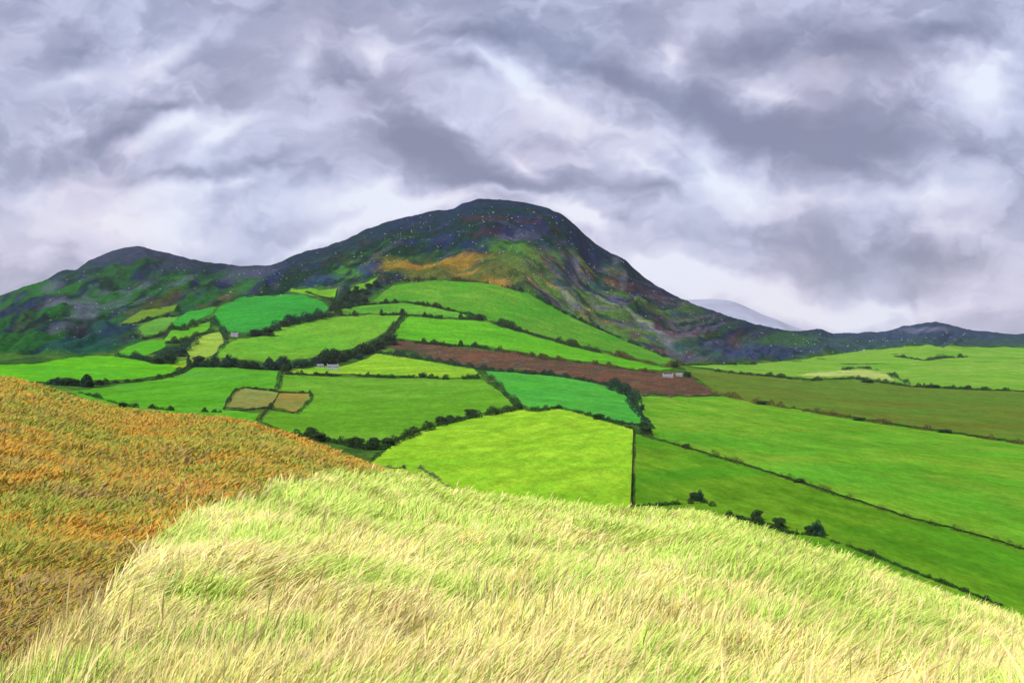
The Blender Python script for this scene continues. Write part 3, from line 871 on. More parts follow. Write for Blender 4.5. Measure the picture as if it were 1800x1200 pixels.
HEDGES = [
    ([(655, 806), (690, 778), (740, 756), (800, 738), (870, 725), (912, 717)], 9, 'dark hedge along the upper left edge of the lime field', DARK, .25, .7),
    ([(912, 716), (940, 722), (985, 716), (1005, 721), (1060, 736), (1112, 753)], 6, 'low hedge between the lime field and the emerald field', DARK, .30, .8),
    ([(1120, 762), (1200, 785), (1300, 814), (1400, 846), (1450, 864), (1530, 890), (1600, 912), (1717, 942), (1880, 990)], 7, 'long dark hedge slanting down between the two right pastures', [(58, 66, 34), (44, 56, 32), (74, 72, 40)], .30, .8),
    ([(1262, 692), (1340, 709), (1400, 718), (1450, 727), (1600, 751), (1717, 768), (1880, 792)], 6, 'brownish hedge between the olive field and the large right pasture', BROWN, .33, .8),
    ([(1240, 649), (1300, 656), (1370, 662), (1430, 668), (1500, 664), (1540, 670), (1600, 679), (1650, 680), (1717, 684), (1880, 691)], 4.5, 'thin dark hedge along the upper edge of the olive field', DARK, .28, .7),
    ([(1200, 641), (1260, 640), (1330, 640)], 3, 'faint thin hedge at the foot of the right flank', DARK, .3, .6),
    ([(1570, 625), (1600, 629), (1625, 633), (1660, 628), (1700, 626)], 4, 'teal-green scrubby hedge inside the far right pasture', TEALD, .3, .7),
    ([(1560, 655), (1580, 664), (1596, 674)], 5, 'short teal hedge at the end of the pale straw hump', TEALD, .1, .6),
    ([(1480, 650), (1510, 646), (1545, 650)], 3, 'tiny green hedge over the pale straw hump', TEALD, .2, .6),
    ([(846, 650), (860, 662), (875, 678), (895, 695), (911, 714)], 7, 'straggly hedge on the left edge of the emerald field', DARK, .28, .8),
    ([(1076, 679), (1095, 686), (1112, 693), (1122, 706)], 11, 'thick dark hedge at the upper right corner of the emerald field', TEALD, .1, .6),
    ([(1106, 702), (1118, 718), (1130, 734), (1145, 752)], 9, 'lumpy dark hedge down the right edge of the emerald field', TEALD, .2, .7),
    ([(1060, 737), (1090, 742), (1120, 745), (1140, 750)], 6, 'teal-shaded hedge along the lower right edge of the emerald field', TEALD, .1, .5),
    ([(500, 657), (530, 655), (570, 659), (600, 658)], 4.5, 'low gappy hedge below the white farmhouse', DARK, .3, .8),
    ([(625, 658), (660, 661), (720, 663), (742, 659), (755, 664), (790, 666), (845, 664)], 5, 'gappy hedge below the yellow-green strip', DARK, .33, .9),
    ([(494, 652), (490, 668), (484, 690)], 4.5, 'short upright hedge above the tan plots', DARK, .1, .5),
    ([(478, 712), (468, 720), (456, 737)], 4.5, 'short dark hedge below the tan plots', DARK, .1, .5),
    ([(393, 720), (404, 700), (414, 687), (430, 681), (490, 688)], 4, 'thin hedge round the left tan plot', DARK, .15, .5),
    ([(490, 690), (546, 690), (549, 700), (535, 714), (522, 728)], 4, 'thin hedge round the right tan plot', DARK, .2, .5),
    ([(395, 721), (430, 721), (462, 716), (500, 724), (522, 728)], 3, 'faint hedge along the lower side of the two tan plots', DARK, .25, .5),
    ([(88, 669), (110, 672), (135, 672), (158, 675)], 12, 'thick black-green hedge at the left end of the bracken hill', TEALD, .05, .5),
    ([(160, 674), (200, 671), (250, 669), (300, 661)], 5.5, 'low hedge below the bright lime strip on the left', DARK, .25, .8),
    ([(300, 660), (312, 655), (322, 649), (336, 644)], 6, 'short dark hedge at the right end of the lime strip', DARK, .1, .6),
    ([(140, 690), (180, 700), (215, 711), (240, 715), (300, 720), (390, 724)], 5, 'ragged hedge behind the crest of the bracken hill', DARK, .36, .8),
    ([(330, 640), (365, 640), (400, 638), (440, 643), (490, 645), (530, 641), (560, 636)], 12, 'heavy dark tree hedge under the light sloping pasture', TEALD, .05, .6),
    ([(556, 637), (590, 630), (620, 621), (650, 612), (668, 600)], 13, 'thick bushy hedge behind the white farmhouse', DARK, .05, .6),
    ([(664, 602), (682, 588), (696, 570), (712, 553)], 8, 'steep hedge climbing from the heath strip to the upper field', DARK, .05, .6),
    ([(436, 587), (460, 583), (480, 578), (505, 567), (540, 560), (578, 553)], 9, 'dark wooded hedge below the oval field', TEALD, .1, .7),
    ([(578, 552), (600, 550), (630, 553)], 7, 'short dark hedge right of the oval field', DARK, .1, .7),
    ([(372, 560), (384, 570), (394, 584), (398, 600), (384, 616), (376, 630)], 6, 'hedge bending round the pale yellow-green plot', TEALD, .1, .6),
    ([(575, 546), (600, 541), (640, 535), (710, 530), (770, 539), (820, 551)], 4.5, 'thin curving hedge below the domed hill field', DARK, .1, .6),
    ([(820, 551), (850, 559), (890, 572), (920, 581), (1000, 604), (1060, 619)], 7, 'dark hedge running down the lower edge of the domed field', DARK, .2, .7),
    ([(1070, 621), (1100, 628), (1140, 638), (1170, 644), (1200, 638)], 6, 'scrubby hedge at the foot of the domed field', BROWN, .22, .8),
    ([(668, 552), (712, 551), (760, 557), (810, 558), (850, 561)], 5.5, 'short ragged hedge over the bright field above the heath', DARK, .2, .9),
    ([(690, 596), (740, 602), (790, 606), (830, 607), (880, 616)], 5.5, 'dark ragged hedge on the upper edge of the heath strip', DARK, .2, .8),
    ([(880, 617), (940, 626), (1000, 634), (1050, 640), (1150, 655)], 4.5, 'brown hedge on the upper edge of the heath strip, its lower end', BROWN, .15, .7),
    ([(660, 618), (700, 624), (740, 630), (800, 641), (850, 648)], 6, 'dark green hedge on the lower edge of the heath strip', TEALD, .1, .6),
    ([(850, 648), (900, 653), (960, 657), (1000, 662), (1045, 670), (1075, 677)], 5.5, 'dark green hedge between the heath strip and the emerald field', TEALD, .2, .7),
    ([(900, 506), (935, 517), (960, 530), (985, 545)], 5, 'short dark hedge at the top right of the domed field', DARK, .2, .8),
    ([(985, 546), (1040, 571), (1100, 598), (1150, 618), (1200, 640)], 4, 'long thin hedge between the domed field and the mountain flank', TEALD, .25, .7),
    ([(1118, 888), (1160, 888), (1200, 885), (1240, 883), (1255, 890)], 6, 'low dark hedge behind the crest of the pale grass', DARK, .05, .6),
    ([(1275, 905), (1300, 910), (1330, 917), (1375, 932), (1398, 938)], 9, 'ragged hedge behind the pale grass between the round bushes', DARK, .05, .4),
    ([(1400, 938), (1440, 941), (1475, 956)], 7, 'dark hedge at the foot of the tallest bush', DARK, .05, .6),
    ([(1490, 959), (1540, 978), (1600, 1003), (1680, 1033), (1760, 1065)], 8, 'low straggling hedge along the right end of the grass crest', DARK, .06, .3),
    ([(520, 762), (560, 770), (600, 776), (650, 788)], 10, 'dark hedge along the bracken crest', DARK, .1, .7),
    ([(655, 815), (690, 823), (740, 823), (760, 836), (790, 858)], 5, 'grey-green scrub hedge at the lower left corner of the lime field', [(90, 100, 74), (60, 74, 46), (120, 120, 96)], .25, .7),
    ([(205, 624), (240, 628), (280, 636), (320, 616), (345, 600)], 8, 'wooded hedge between the left plots', TEALD, .05, .7),
    ([(290, 602), (310, 600), (340, 594), (372, 580)], 6, 'hedge below the small lime plot', DARK, .1, .7),
    ([(250, 592), (280, 590), (300, 576)], 5, 'hedge under the small dull green plot', DARK, .1, .7),
    ([(300, 576), (325, 578), (352, 565), (378, 555)], 7, 'hedge under the small emerald plot', DARK, .05, .7),
    ([(215, 570), (260, 562), (310, 548)], 4, 'thin hedge below the narrow olive-yellow plot', TEALD, .1, .6),
    ([(536, 512), (560, 520), (588, 528)], 3.5, 'thin hedge below the narrow strip over the oval field', DARK, .1, .6),
    ([(655, 500), (700, 494), (760, 491), (840, 494), (900, 503)], 4, 'brown hedge along the brow of the domed field', BROWN, .3, .7),
    ([(1112, 758), (1111, 800), (1109, 840), (1107, 893)], 2.6, 'thin thorn hedge along the wooden fence beside the lime field', BROWN, .42, .8),
]
for k, (pts, h, label, pal, gap, lump) in enumerate(HEDGES):
    hedge(pts, h, label, pal, gap, k, lump)


def make_tree(name, w, h, pal, n, trunk_r, shape):
    """a thorn tree or bush about w wide and h high: bent tapering stem with limbs, crown of leaf clumps in uneven lobes"""
    root = bpy.data.objects.new(name, None)
    bm = bmesh.new()

    def limb(p, q, r0, r1):
        p, q = Vector(p), Vector(q)
        ax = (q - p).normalized()
        sx = ax.orthogonal().normalized()
        sy = ax.cross(sx)
        ra = [bm.verts.new(p + (sx * math.cos(a) + sy * math.sin(a)) * r0) for a in np.arange(6) * math.pi / 3]
        rb = [bm.verts.new(q + (sx * math.cos(a) + sy * math.sin(a)) * r1) for a in np.arange(6) * math.pi / 3]
        for i in range(6):
            bm.faces.new((ra[i], ra[(i + 1) % 6], rb[(i + 1) % 6], rb[i]))
    k1 = (w * 0.05, 0.02, h * 0.25)
    k2 = (w * 0.02, -0.03, h * 0.5)
    limb((0, 0, -0.3), k1, trunk_r, trunk_r * 0.8)
    limb(k1, k2, trunk_r * 0.8, trunk_r * 0.5)
    lobes = []
    for i in range(shape):
        a = i * 2.4 + random.uniform(-.3, .3)
        rad = w * random.uniform(0.14, 0.32)
        z = h * random.uniform(0.3, 0.8)
        e = (math.cos(a) * rad, math.sin(a) * rad, z)
        limb(k1 if i % 2 else k2, e, trunk_r * 0.45, trunk_r * 0.12)
        lobes.append((e, w * random.uniform(0.16, 0.27), h * random.uniform(0.13, 0.22)))
    lobes.append(((w * 0.05, 0, h * 0.82), w * 0.2, h * 0.17))
    lobes.append(((-w * 0.08, 0, h * 0.30), w * 0.40, h * 0.26))
    lobes.append(((w * 0.12, w * 0.05, h * 0.2), w * 0.42, h * 0.22))
    lobes.append(((0, 0, h * 0.5), w * 0.34, h * 0.26))
    me = bpy.data.meshes.new('trunk')
    bm.to_mesh(me)
    bm.free()
    me.materials.append(WOOD)
    tr = bpy.data.objects.new('trunk', me)
    Q = []
    tot = sum(a * b for e, a, b in lobes)
    for i, (e, a, b) in enumerate(lobes):
        m = int(n * a * b / tot)
        d = RNG.normal(size=(m, 3))
        d /= np.linalg.norm(d, axis=1)[:, None]
        d *= (RNG.uniform(0.25, 1.12, m) ** 0.5)[:, None]
        Q.append(np.array(e) + d * np.array([a, a, b]))
    Q = np.concatenate(Q)
    V, Fc, tn = cards(Q, np.full(len(Q), w * 0.07), leaf_tint(len(Q), pal, 1.35))
    cr = mesh_np('crown', V, [Fc], LEAF, tn, link=False)
    return root, tr, cr


PROTO = [make_tree('hawthorn_bush', 5.0, 5.0, DARK, 3400, 0.16, 9), make_tree('hawthorn_bush', 6.0, 4.2, DARK, 3400, 0.16, 11), make_tree('hawthorn_bush', 4.4, 5.6, TEALD, 3200, 0.16, 8)]
SIZE = [(5.0, 5.0), (6.0, 4.2), (4.4, 5.6)]


def tree(u, v, wpx, hpx, label, which=0, group='bushes and trees along the hedges', name='hawthorn_bush'):
    p = at(u, v)[0]
    root, tr, cr = PROTO[which]
    o = root.copy()
    o.name = name
    COL.objects.link(o)
    sx, sz = wpx * p[1] / F / SIZE[which][0], hpx * p[1] / F / SIZE[which][1]
    o.location = p
    o.rotation_euler = (0, 0, random.uniform(0, 6.28))
    o.scale = (sx, sx, sz)
    tag(o, label, 'tree', group)
    for part in (tr, cr):
        c = part.copy()
        COL.objects.link(c)
        c.parent = o
    return o


TREES = [
    (1222, 882, 26, 18, 'low dark bush at the left end of the crest hedge', 1), (1230, 883, 16, 24, 'pointed dark bush beside the low crest bush', 2), (1330, 916, 24, 22, 'round dark bush on the crest of the pale grass', 0),
    (1370, 930, 24, 22, 'squat dark bush between the round bush and the tallest bush', 1), (1439, 944, 26, 32, 'tallest dark bush on the crest of the pale grass', 2), (1424, 940, 22, 18, 'small bush leaning on the tallest crest bush', 1),
    (625, 786, 34, 18, 'wide black-green bush at the tip of the bracken hill', 1), (655, 790, 36, 22, 'big black-green bush by the left corner of the lime field', 0), (682, 784, 30, 16, 'dark bush in the upper hedge of the lime field, the lowest one', 1),
    (560, 776, 28, 16, 'dark bush at the foot of the broad pasture', 1), (775, 746, 26, 16, 'dark bush in the upper hedge of the lime field with a pale gap beside it', 1), (790, 742, 22, 14, 'small dark bush halfway up the lime field hedge', 0),
    (828, 732, 24, 14, 'dark bush high in the lime field hedge', 1), (912, 720, 14, 12, 'brown thorn bush where four hedges meet', 0), (983, 719, 12, 9, 'spiky little bush on top of the lime field', 2), (1052, 738, 22, 12, 'dark bush with pale stones at the lower edge of the emerald field', 1),
    (1136, 764, 24, 16, 'dark bush at the top of the wooden fence', 1), (1130, 752, 20, 12, 'dark bush at the lower right corner of the emerald field', 0), (1100, 692, 22, 12, 'rounded dark bush by the brown heath strip', 1), (1128, 722, 12, 14, 'narrow bush on the right edge of the emerald field', 2),
    (120, 677, 40, 14, 'broad dark bush beside the end of the bracken hill', 1), (175, 676, 20, 10, 'dark bush under the bright lime strip', 0), (215, 716, 18, 10, 'dark bush poking over the bracken crest', 1),
    (430, 648, 26, 16, 'dark tree below the light sloping pasture', 0), (395, 646, 24, 18, 'dark tree by the end of the pale plot', 2), (350, 640, 26, 16, 'dark tree beside the yellow corner of pasture', 1), (300, 640, 28, 20, 'dark tree in the wood between the left plots', 0),
    (320, 626, 26, 18, 'tall dark tree above the yellow corner of pasture', 2), (275, 640, 26, 14, 'broad dark tree over the lime strip', 1), (500, 652, 20, 14, 'dark tree at the top of the short upright hedge', 0), (590, 630, 24, 16, 'dark tree right behind the white farmhouse', 0),
    (640, 620, 26, 16, 'dark tree above the yellow-green strip', 1), (632, 632, 16, 12, 'small dark tree beside the white farmhouse garden', 2), (684, 606, 34, 20, 'large dark tree at the tip of the heath strip', 0), (664, 612, 30, 16, 'broad dark tree below the steep hedge', 1),
    (470, 590, 28, 16, 'dark tree under the lower rim of the oval field', 0), (448, 590, 22, 12, 'dark tree beside the farm under the oval field', 1), (500, 574, 22, 12, 'rounded dark tree right below the oval field', 1), (1208, 664, 16, 11, 'grey-green bush behind the pale heath cottage', 1),
    (1186, 646, 18, 12, 'brown scrub bush at the foot of the domed field', 0), (742, 664, 14, 8, 'little dark bush on the hedge below the yellow-green strip', 1), (1525, 673, 26, 7, 'low dark clump in the hedge above the olive field', 1), (1640, 682, 30, 7, 'long low dark clump at the right end of the olive field hedge', 1),
    (1405, 850, 26, 9, 'dark lump in the long slanting right hedge', 1), (1205, 788, 18, 9, 'small lump near the top of the long slanting hedge', 0), (1510, 740, 22, 8, 'brown-green lump in the hedge under the olive field', 1), (1340, 712, 24, 8, 'low lump near the heath end of the olive field hedge', 1),
    (1660, 762, 26, 8, 'flat lump at the right of the olive field hedge', 1),
]
for (u, v, w, h, label, which) in TREES:
    tree(u, v, w, h, label, which)
for k in range(34):                       # the dark wood under the left shoulder of the mountain
    t = random.random()
    u, v = 578 + 88 * t + random.uniform(-5, 5), 545 - 34 * t + random.uniform(-7, 9) * (0.35 + math.sin(t * 3.1))
    tree(u, v, random.uniform(9, 14), random.uniform(7, 11), 'dark tree in the small wood under the left shoulder of the mountain', k % 3, 'trees of the small dark wood', 'woodland_tree')

# ------------------------------------------------------------------ wooden fence beside the lime field
TIMBER = plain_mat('weathered_timber', alb((92, 70, 46)), scale=4.0, c2=alb((120, 96, 62)))


def fence():
    uv = [(1114, 757 + 136 * k / 60.0) for k in range(61)]
    P = at([1114 - 5 * (p[1] - 757) / 136 for p in uv], [p[1] for p in uv])
    cum = np.concatenate([[0], np.cumsum(np.linalg.norm(np.diff(P, axis=0), axis=1))])
    root = empty('fence', P[30])
    tag(root, 'old wooden post and rail fence down the right side of the lime field', 'fence')
    o0 = Vector(P[30])
    n = 70
    q = [Vector([np.interp(cum[-1] * i / (n - 1), cum, P[:, k]) for k in range(3)]) - o0 for i in range(n)]
    me = None
    for i in range(n):
        if me is None:
            bm = bmesh.new()
            bmesh.ops.create_cube(bm, size=1)
            bmesh.ops.scale(bm, vec=(0.28, 0.28, 1.9), verts=bm.verts)
            bmesh.ops.translate(bm, vec=(0, 0, 0.6), verts=bm.verts)
            top = [v for v in bm.verts if v.co.z > 1]
            bmesh.ops.scale(bm, vec=(0.6, 0.6, 1), verts=top)
            me = bpy.data.meshes.new('post')
            bm.to_mesh(me)
            bm.free()
            me.materials.append(TIMBER)
        p = bpy.data.objects.new('post', me)
        COL.objects.link(p)
        p.parent = root
        p.location = q[i]
        p.rotation_euler = (random.uniform(-.08, .08), random.uniform(-.08, .08), random.uniform(0, 3))
        p.scale = (1, 1, random.uniform(0.85, 1.12))
    for z in (0.55, 1.05):
        V, Fc = [], []
        for i in range(n):
            for (dx, dz) in ((-.05, -.09), (.05, -.09), (.05, .09), (-.05, .09)):
                V.append((q[i].x + dx - 0.17, q[i].y, q[i].z + z + dz))
            if i:
                b = 4 * (i - 1)
                for s_ in range(4):
                    Fc.append((b + s_, b + (s_ + 1) % 4, b + 4 + (s_ + 1) % 4, b + 4 + s_))
        r = mesh_np('rail', np.array(V), [np.array(Fc)], TIMBER)
        r.parent = root


fence()

# ------------------------------------------------------------------ farmhouses
WHITE = plain_mat('whitewash', alb((226, 224, 232)) * 1.0, scale=0.8, lo=0.9, hi=1.06)
SLATE = plain_mat('slate', alb((150, 150, 168)), scale=1.5, lo=0.8, hi=1.2)
GLASS = plain_mat('dark_glass', (0.03, 0.035, 0.045), 0.2)
PAINT = plain_mat('door_paint', alb((70, 60, 56)), 0.6)


def box_bm(bm, x0, x1, y0, y1, z0, z1):
    vs = [bm.verts.new(p) for p in ((x0, y0, z0), (x1, y0, z0), (x1, y1, z0), (x0, y1, z0), (x0, y0, z1), (x1, y0, z1), (x1, y1, z1), (x0, y1, z1))]
    for f in ((3, 2, 1, 0), (4, 5, 6, 7), (0, 1, 5, 4), (1, 2, 6, 5), (2, 3, 7, 6), (3, 0, 4, 7)):
        bm.faces.new([vs[i] for i in f])


def part(name, bm, mat, parent):
    me = bpy.data.meshes.new(name)
    bmesh.ops.recalc_face_normals(bm, faces=bm.faces)
    bm.to_mesh(me)
    bm.free()
    me.materials.append(mat)
    o = bpy.data.objects.new(name, me)
    COL.objects.link(o)
    o.parent = parent
    return o


def house(name, u, v, L, W, H, label, rz=0.0, nwin=3, chim=2, door=True, upper=False):
    p = at(u, v)[0]
    root = empty(name, (p[0], p[1], p[2] - 0.2), rz)
    tag(root, label, 'house' if chim else 'barn', 'white farm buildings in the valley')
    rh = W * 0.42
    bm = bmesh.new()
    a = L / 2
    b = W / 2
    pr = [(-b, -1.5), (b, -1.5), (b, H), (0, H + rh), (-b, H)]
    v0 = [bm.verts.new((-a, y, z)) for y, z in pr]
    v1 = [bm.verts.new((a, y, z)) for y, z in pr]
    bm.faces.new(v0)
    bm.faces.new(v1[::-1])
    for i in range(5):
        bm.faces.new((v0[i], v0[(i + 1) % 5], v1[(i + 1) % 5], v1[i]))
    part('wall', bm, WHITE, root)
    bm = bmesh.new()
    o_ = 0.35
    for s_ in (-1, 1):
        y0, z0, y1, z1 = s_ * (b + o_), H - o_ * 0.84 + 0.06, 0, H + rh + 0.06
        pts = [(y0, z0), (y1, z1), (y1, z1 + 0.22), (y0, z0 + 0.22)]
        w0 = [bm.verts.new((-a - 0.3, y, z)) for y, z in pts]
        w1 = [bm.verts.new((a + 0.3, y, z)) for y, z in pts]
        bm.faces.new(w0)
        bm.faces.new(w1[::-1])
        for i in range(4):
            bm.faces.new((w0[i], w0[(i + 1) % 4], w1[(i + 1) % 4], w1[i]))
    rf = part('roof', bm, SLATE, root)
    for k in range(chim):
        x = -a + 0.7 if k == 0 else a - 0.7
        bm = bmesh.new()
        box_bm(bm, x - .5, x + .5, -.4, .4, H + rh - 0.5, H + rh + 1.3)
        box_bm(bm, x - .58, x + .58, -.48, .48, H + rh + 1.302, H + rh + 1.5)
        part('chimney', bm, WHITE, rf)
    xs = [(-a + L * (i + 0.5) / nwin) for i in range(nwin)]
    for i, x in enumerate(xs):
        if door and i == nwin // 2:
            bm = bmesh.new()
            box_bm(bm, x - .55, x + .55, -b - 0.06, -b + 0.1, -0.1, 2.1)
            part('door', bm, PAINT, root)
            continue
        for z in ((0.9, 3.3) if upper else (0.9,)):
            bm = bmesh.new()
            box_bm(bm, x - .55, x + .55, -b - 0.05, -b + 0.1, z, z + 1.2)
            wf = part('window', bm, WHITE, root)
            bm = bmesh.new()
            box_bm(bm, x - .45, x + .45, -b - 0.065, -b + 0.05, z + .1, z + 1.1)
            part('pane', bm, GLASS, wf)


house('farmhouse', 585, 650, 15, 6.5, 4.6, 'white farmhouse with grey slate roof at the left of the yellow-green strip', R(6), 5, 2, True, True)
house('barn', 563, 646, 9, 5, 2.8, 'low white barn just left of the white farmhouse', R(10), 3, 0)
house('cottage', 1174, 664, 14, 5.5, 2.7, 'long white cottage on the brown heath strip', R(-8), 5, 2)
house('barn', 1194, 662, 9, 5, 2.8, 'grey-roofed white barn beside the heath cottage', R(-14), 3, 0)
house('farmhouse', 413, 591, 12, 6, 3.0, 'pale farmhouse half hidden under the oval field', R(-10), 5, 2)

# ------------------------------------------------------------------ pale stones strewn over the mountain


def stones():
    bm = bmesh.new()
    bmesh.ops.create_icosphere(bm, subdivisions=1, radius=1)
    sv = np.array([v.co[:] for v in bm.verts])
    sf = np.array([[v.index for v in f.verts] for f in bm.faces])
    bm.free()
    V, Fc = [], []
    u, v = [], []
    while len(u) < 720:
        a = random.uniform(82, 1717)
        top, bot = np.interp(a, SKY_U, SKY_V), np.interp(a, BASE_U, BASE_V)
        w = 1.0 if 620 < a < 1150 else 0.5 if a < 1250 else 0.28
        if random.random() > w:
            continue
        b = top + 6 + (bot - top - 6) * random.random() ** 0.9
        if vnoise(a / 30.0, b / 14.0, 33) < 0.42 and random.random() < 0.7:
            continue
        if any(inside(np.array([a]), np.array([b]), f[1])[0] for f in FIELDS):
            continue
        u.append(a)
        v.append(b)
    P = at(u, v)
    for i in range(len(P)):
        r = P[i, 1] * random.uniform(0.00028, 0.0007) * (1.5 if random.random() < 0.08 else 1)
        q = sv * (1 + RNG.uniform(-.25, .25, (len(sv), 1))) * np.array([random.uniform(.8, 1.5), 1, random.uniform(.5, .8)]) * r
        V.append(q + P[i] + np.array([0, 0, r * 0.25]))
        Fc.append(sf + i * len(sv))
    o = mesh_np('rubble', np.concatenate(V), [np.concatenate(Fc)], plain_mat('pale_stone', alb((196, 202, 196)), scale=0.3))
    tag(o, 'pale loose stones strewn over the dark mountain', 'stones', kind='stuff')


stones()

# ------------------------------------------------------------------ the near hill: bracken on the left, long pale grass in front
EYE, YN = 2.8, 9.0
CR_U = [-900, -300, 0, 82, 130, 210, 300, 390, 440, 500, 560, 610, 650, 690, 740, 780, 850, 930, 1000, 1110, 1180, 1240, 1290, 1340, 1400, 1470, 1560, 1650, 1717, 1800, 2000, 2700]
CR_V = [610, 635, 655, 676, 692, 713, 721, 725, 736, 756, 776, 792, 808, 826, 830, 852, 863, 869, 881, 894, 894, 898, 913, 929, 946, 969, 1001, 1036, 1056, 1086, 1140, 1300]
CY_U = [-900, 0, 300, 600, 700, 1100, 1717, 2700]
CY_Y = [125, 115, 100, 74, 64, 56, 50, 45]
EDGE_U = [-200, 40, 82, 130, 170, 205, 235, 270, 320, 370, 430, 480, 560, 650, 690, 720]
EDGE_V = [1400, 1225, 1176, 1134, 1080, 1030, 1002, 968, 934, 908, 878, 858, 845, 836, 830, 800]


def hill_z(x, Y):
    Yc_ = np.maximum(Y, 4.0)
    u = 900 + F * x / Yc_
    vc = np.interp(u, CR_U, CR_V)
    yc = np.interp(u, CY_U, CY_Y)
    v0 = 600 + EYE / YN * F
    t = (1 / np.minimum(Yc_, yc) - 1 / yc) / (1 / YN - 1 / yc)
    vv = vc + (v0 - vc) * t
    z = -(vv - 600) / F * np.minimum(Yc_, yc)
    over = np.clip((Y - yc) / 100.0, 0, 1)
    z = z + (-59 - z) * over ** 1.15
    z = np.where(Y < 4, -EYE + (z + EYE) * np.clip((Y - 0) / 4, 0, 1), z)
    und = (fbm(x / 6.0, Y / 6.0, 301, 3) - 0.5) * 0.5 + (fbm(x / 1.3, Y / 1.3, 303, 2) - 0.5) * 0.16
    return z + und * np.clip(Y / 12, 0.3, 1.0) - 0.35


def is_bracken(x, Y, z):
    u = 900 + F * x / np.maximum(Y, 1)
    v = 600 - F * z / np.maximum(Y, 1)
    e = np.interp(u, EDGE_U, EDGE_V) + (fbm(x / 1.6, Y / 1.6, 310, 3) - 0.5) * 26
    return (v < e) & (u < 720)


xs = np.concatenate([-np.geomspace(170, 60, 40)[:-1], np.linspace(-60, 60, 300), np.geomspace(60, 170, 40)[1:]])
ys = np.concatenate([np.linspace(-45, 0, 30, endpoint=False), np.linspace(0, 130, 330, endpoint=False), np.linspace(130, 240, 40)])
HX, HY = np.meshgrid(xs, ys, indexing='ij')
HZ = hill_z(HX, HY)
hb = is_bracken(HX, HY, HZ)
ht = np.where(hb[..., None], alb((156, 146, 58)), alb((204, 212, 104)))
near = mesh_np('hillside', np.stack([HX, HY, HZ], -1).reshape(-1, 3), [grid_faces(len(xs), len(ys))], attr_mat('turf', 2.5, 0.7, 1.25, bump=0.1), ht.reshape(-1, 3), smooth=True)
tag(near, 'near hillside under the bracken and the long grass', kind='structure')


def blades(name, X, Y, Z, h, w, az, lean, tint, tip, mat, head=None):
    n = len(X)
    ts = np.array([0.0, 0.38, 0.74, 1.0])
    wf = np.array([0.75, 1.0, 0.75])
    face = RNG.uniform(-0.9, 0.9, n)
    wx, wy = np.cos(face), np.sin(face)
    V = np.zeros((n, 7, 3), np.float32)
    C = np.zeros((n, 7, 3), np.float32)
    for j, t in enumerate(ts):
        off = lean * h * t ** 1.8
        cx, cy = X + np.cos(az) * off, Y + np.sin(az) * off
        cz = Z + h * (t - 0.33 * lean * t * t)
        col = tint + (tip - tint) * t ** 1.5
        if j < 3:
            ww = w * wf[j] * 0.5
            if head is not None:
                ww = np.where(head, w * (0.3, 0.3, 1.25)[j] * 0.5, ww)
            V[:, 2 * j] = np.stack([cx - wx * ww, cy - wy * ww, cz], -1)
            V[:, 2 * j + 1] = np.stack([cx + wx * ww, cy + wy * ww, cz], -1)
            C[:, 2 * j] = C[:, 2 * j + 1] = col
        else:
            V[:, 6] = np.stack([cx, cy, cz], -1)
            C[:, 6] = col
    b = (np.arange(n) * 7)[:, None]
    q = np.concatenate([b + np.array([[0, 1, 3, 2]]), b + np.array([[2, 3, 5, 4]])])
    t3 = b + np.array([[4, 5, 6]])
    return mesh_np(name, V.reshape(-1, 3), [q, t3], mat, C.reshape(-1, 3))


def pick(pal, w):
    """w (n,k) weights -> colour of each blade"""
    c = np.cumsum(w, 1)
    r = RNG.uniform(0, 1, len(w)) * c[:, -1]
    return pal[(r[:, None] > c).sum(1)]


def scatter(n, y0, y1, power, ulo, uhi):
    s_ = RNG.uniform(0, 1, n)
    Y = 1 / (1 / y0 ** power + s_ * (1 / y1 ** power - 1 / y0 ** power)) ** (1 / power)
    u = RNG.uniform(ulo, uhi, n)
    return (u - 900) / F * Y, Y, u


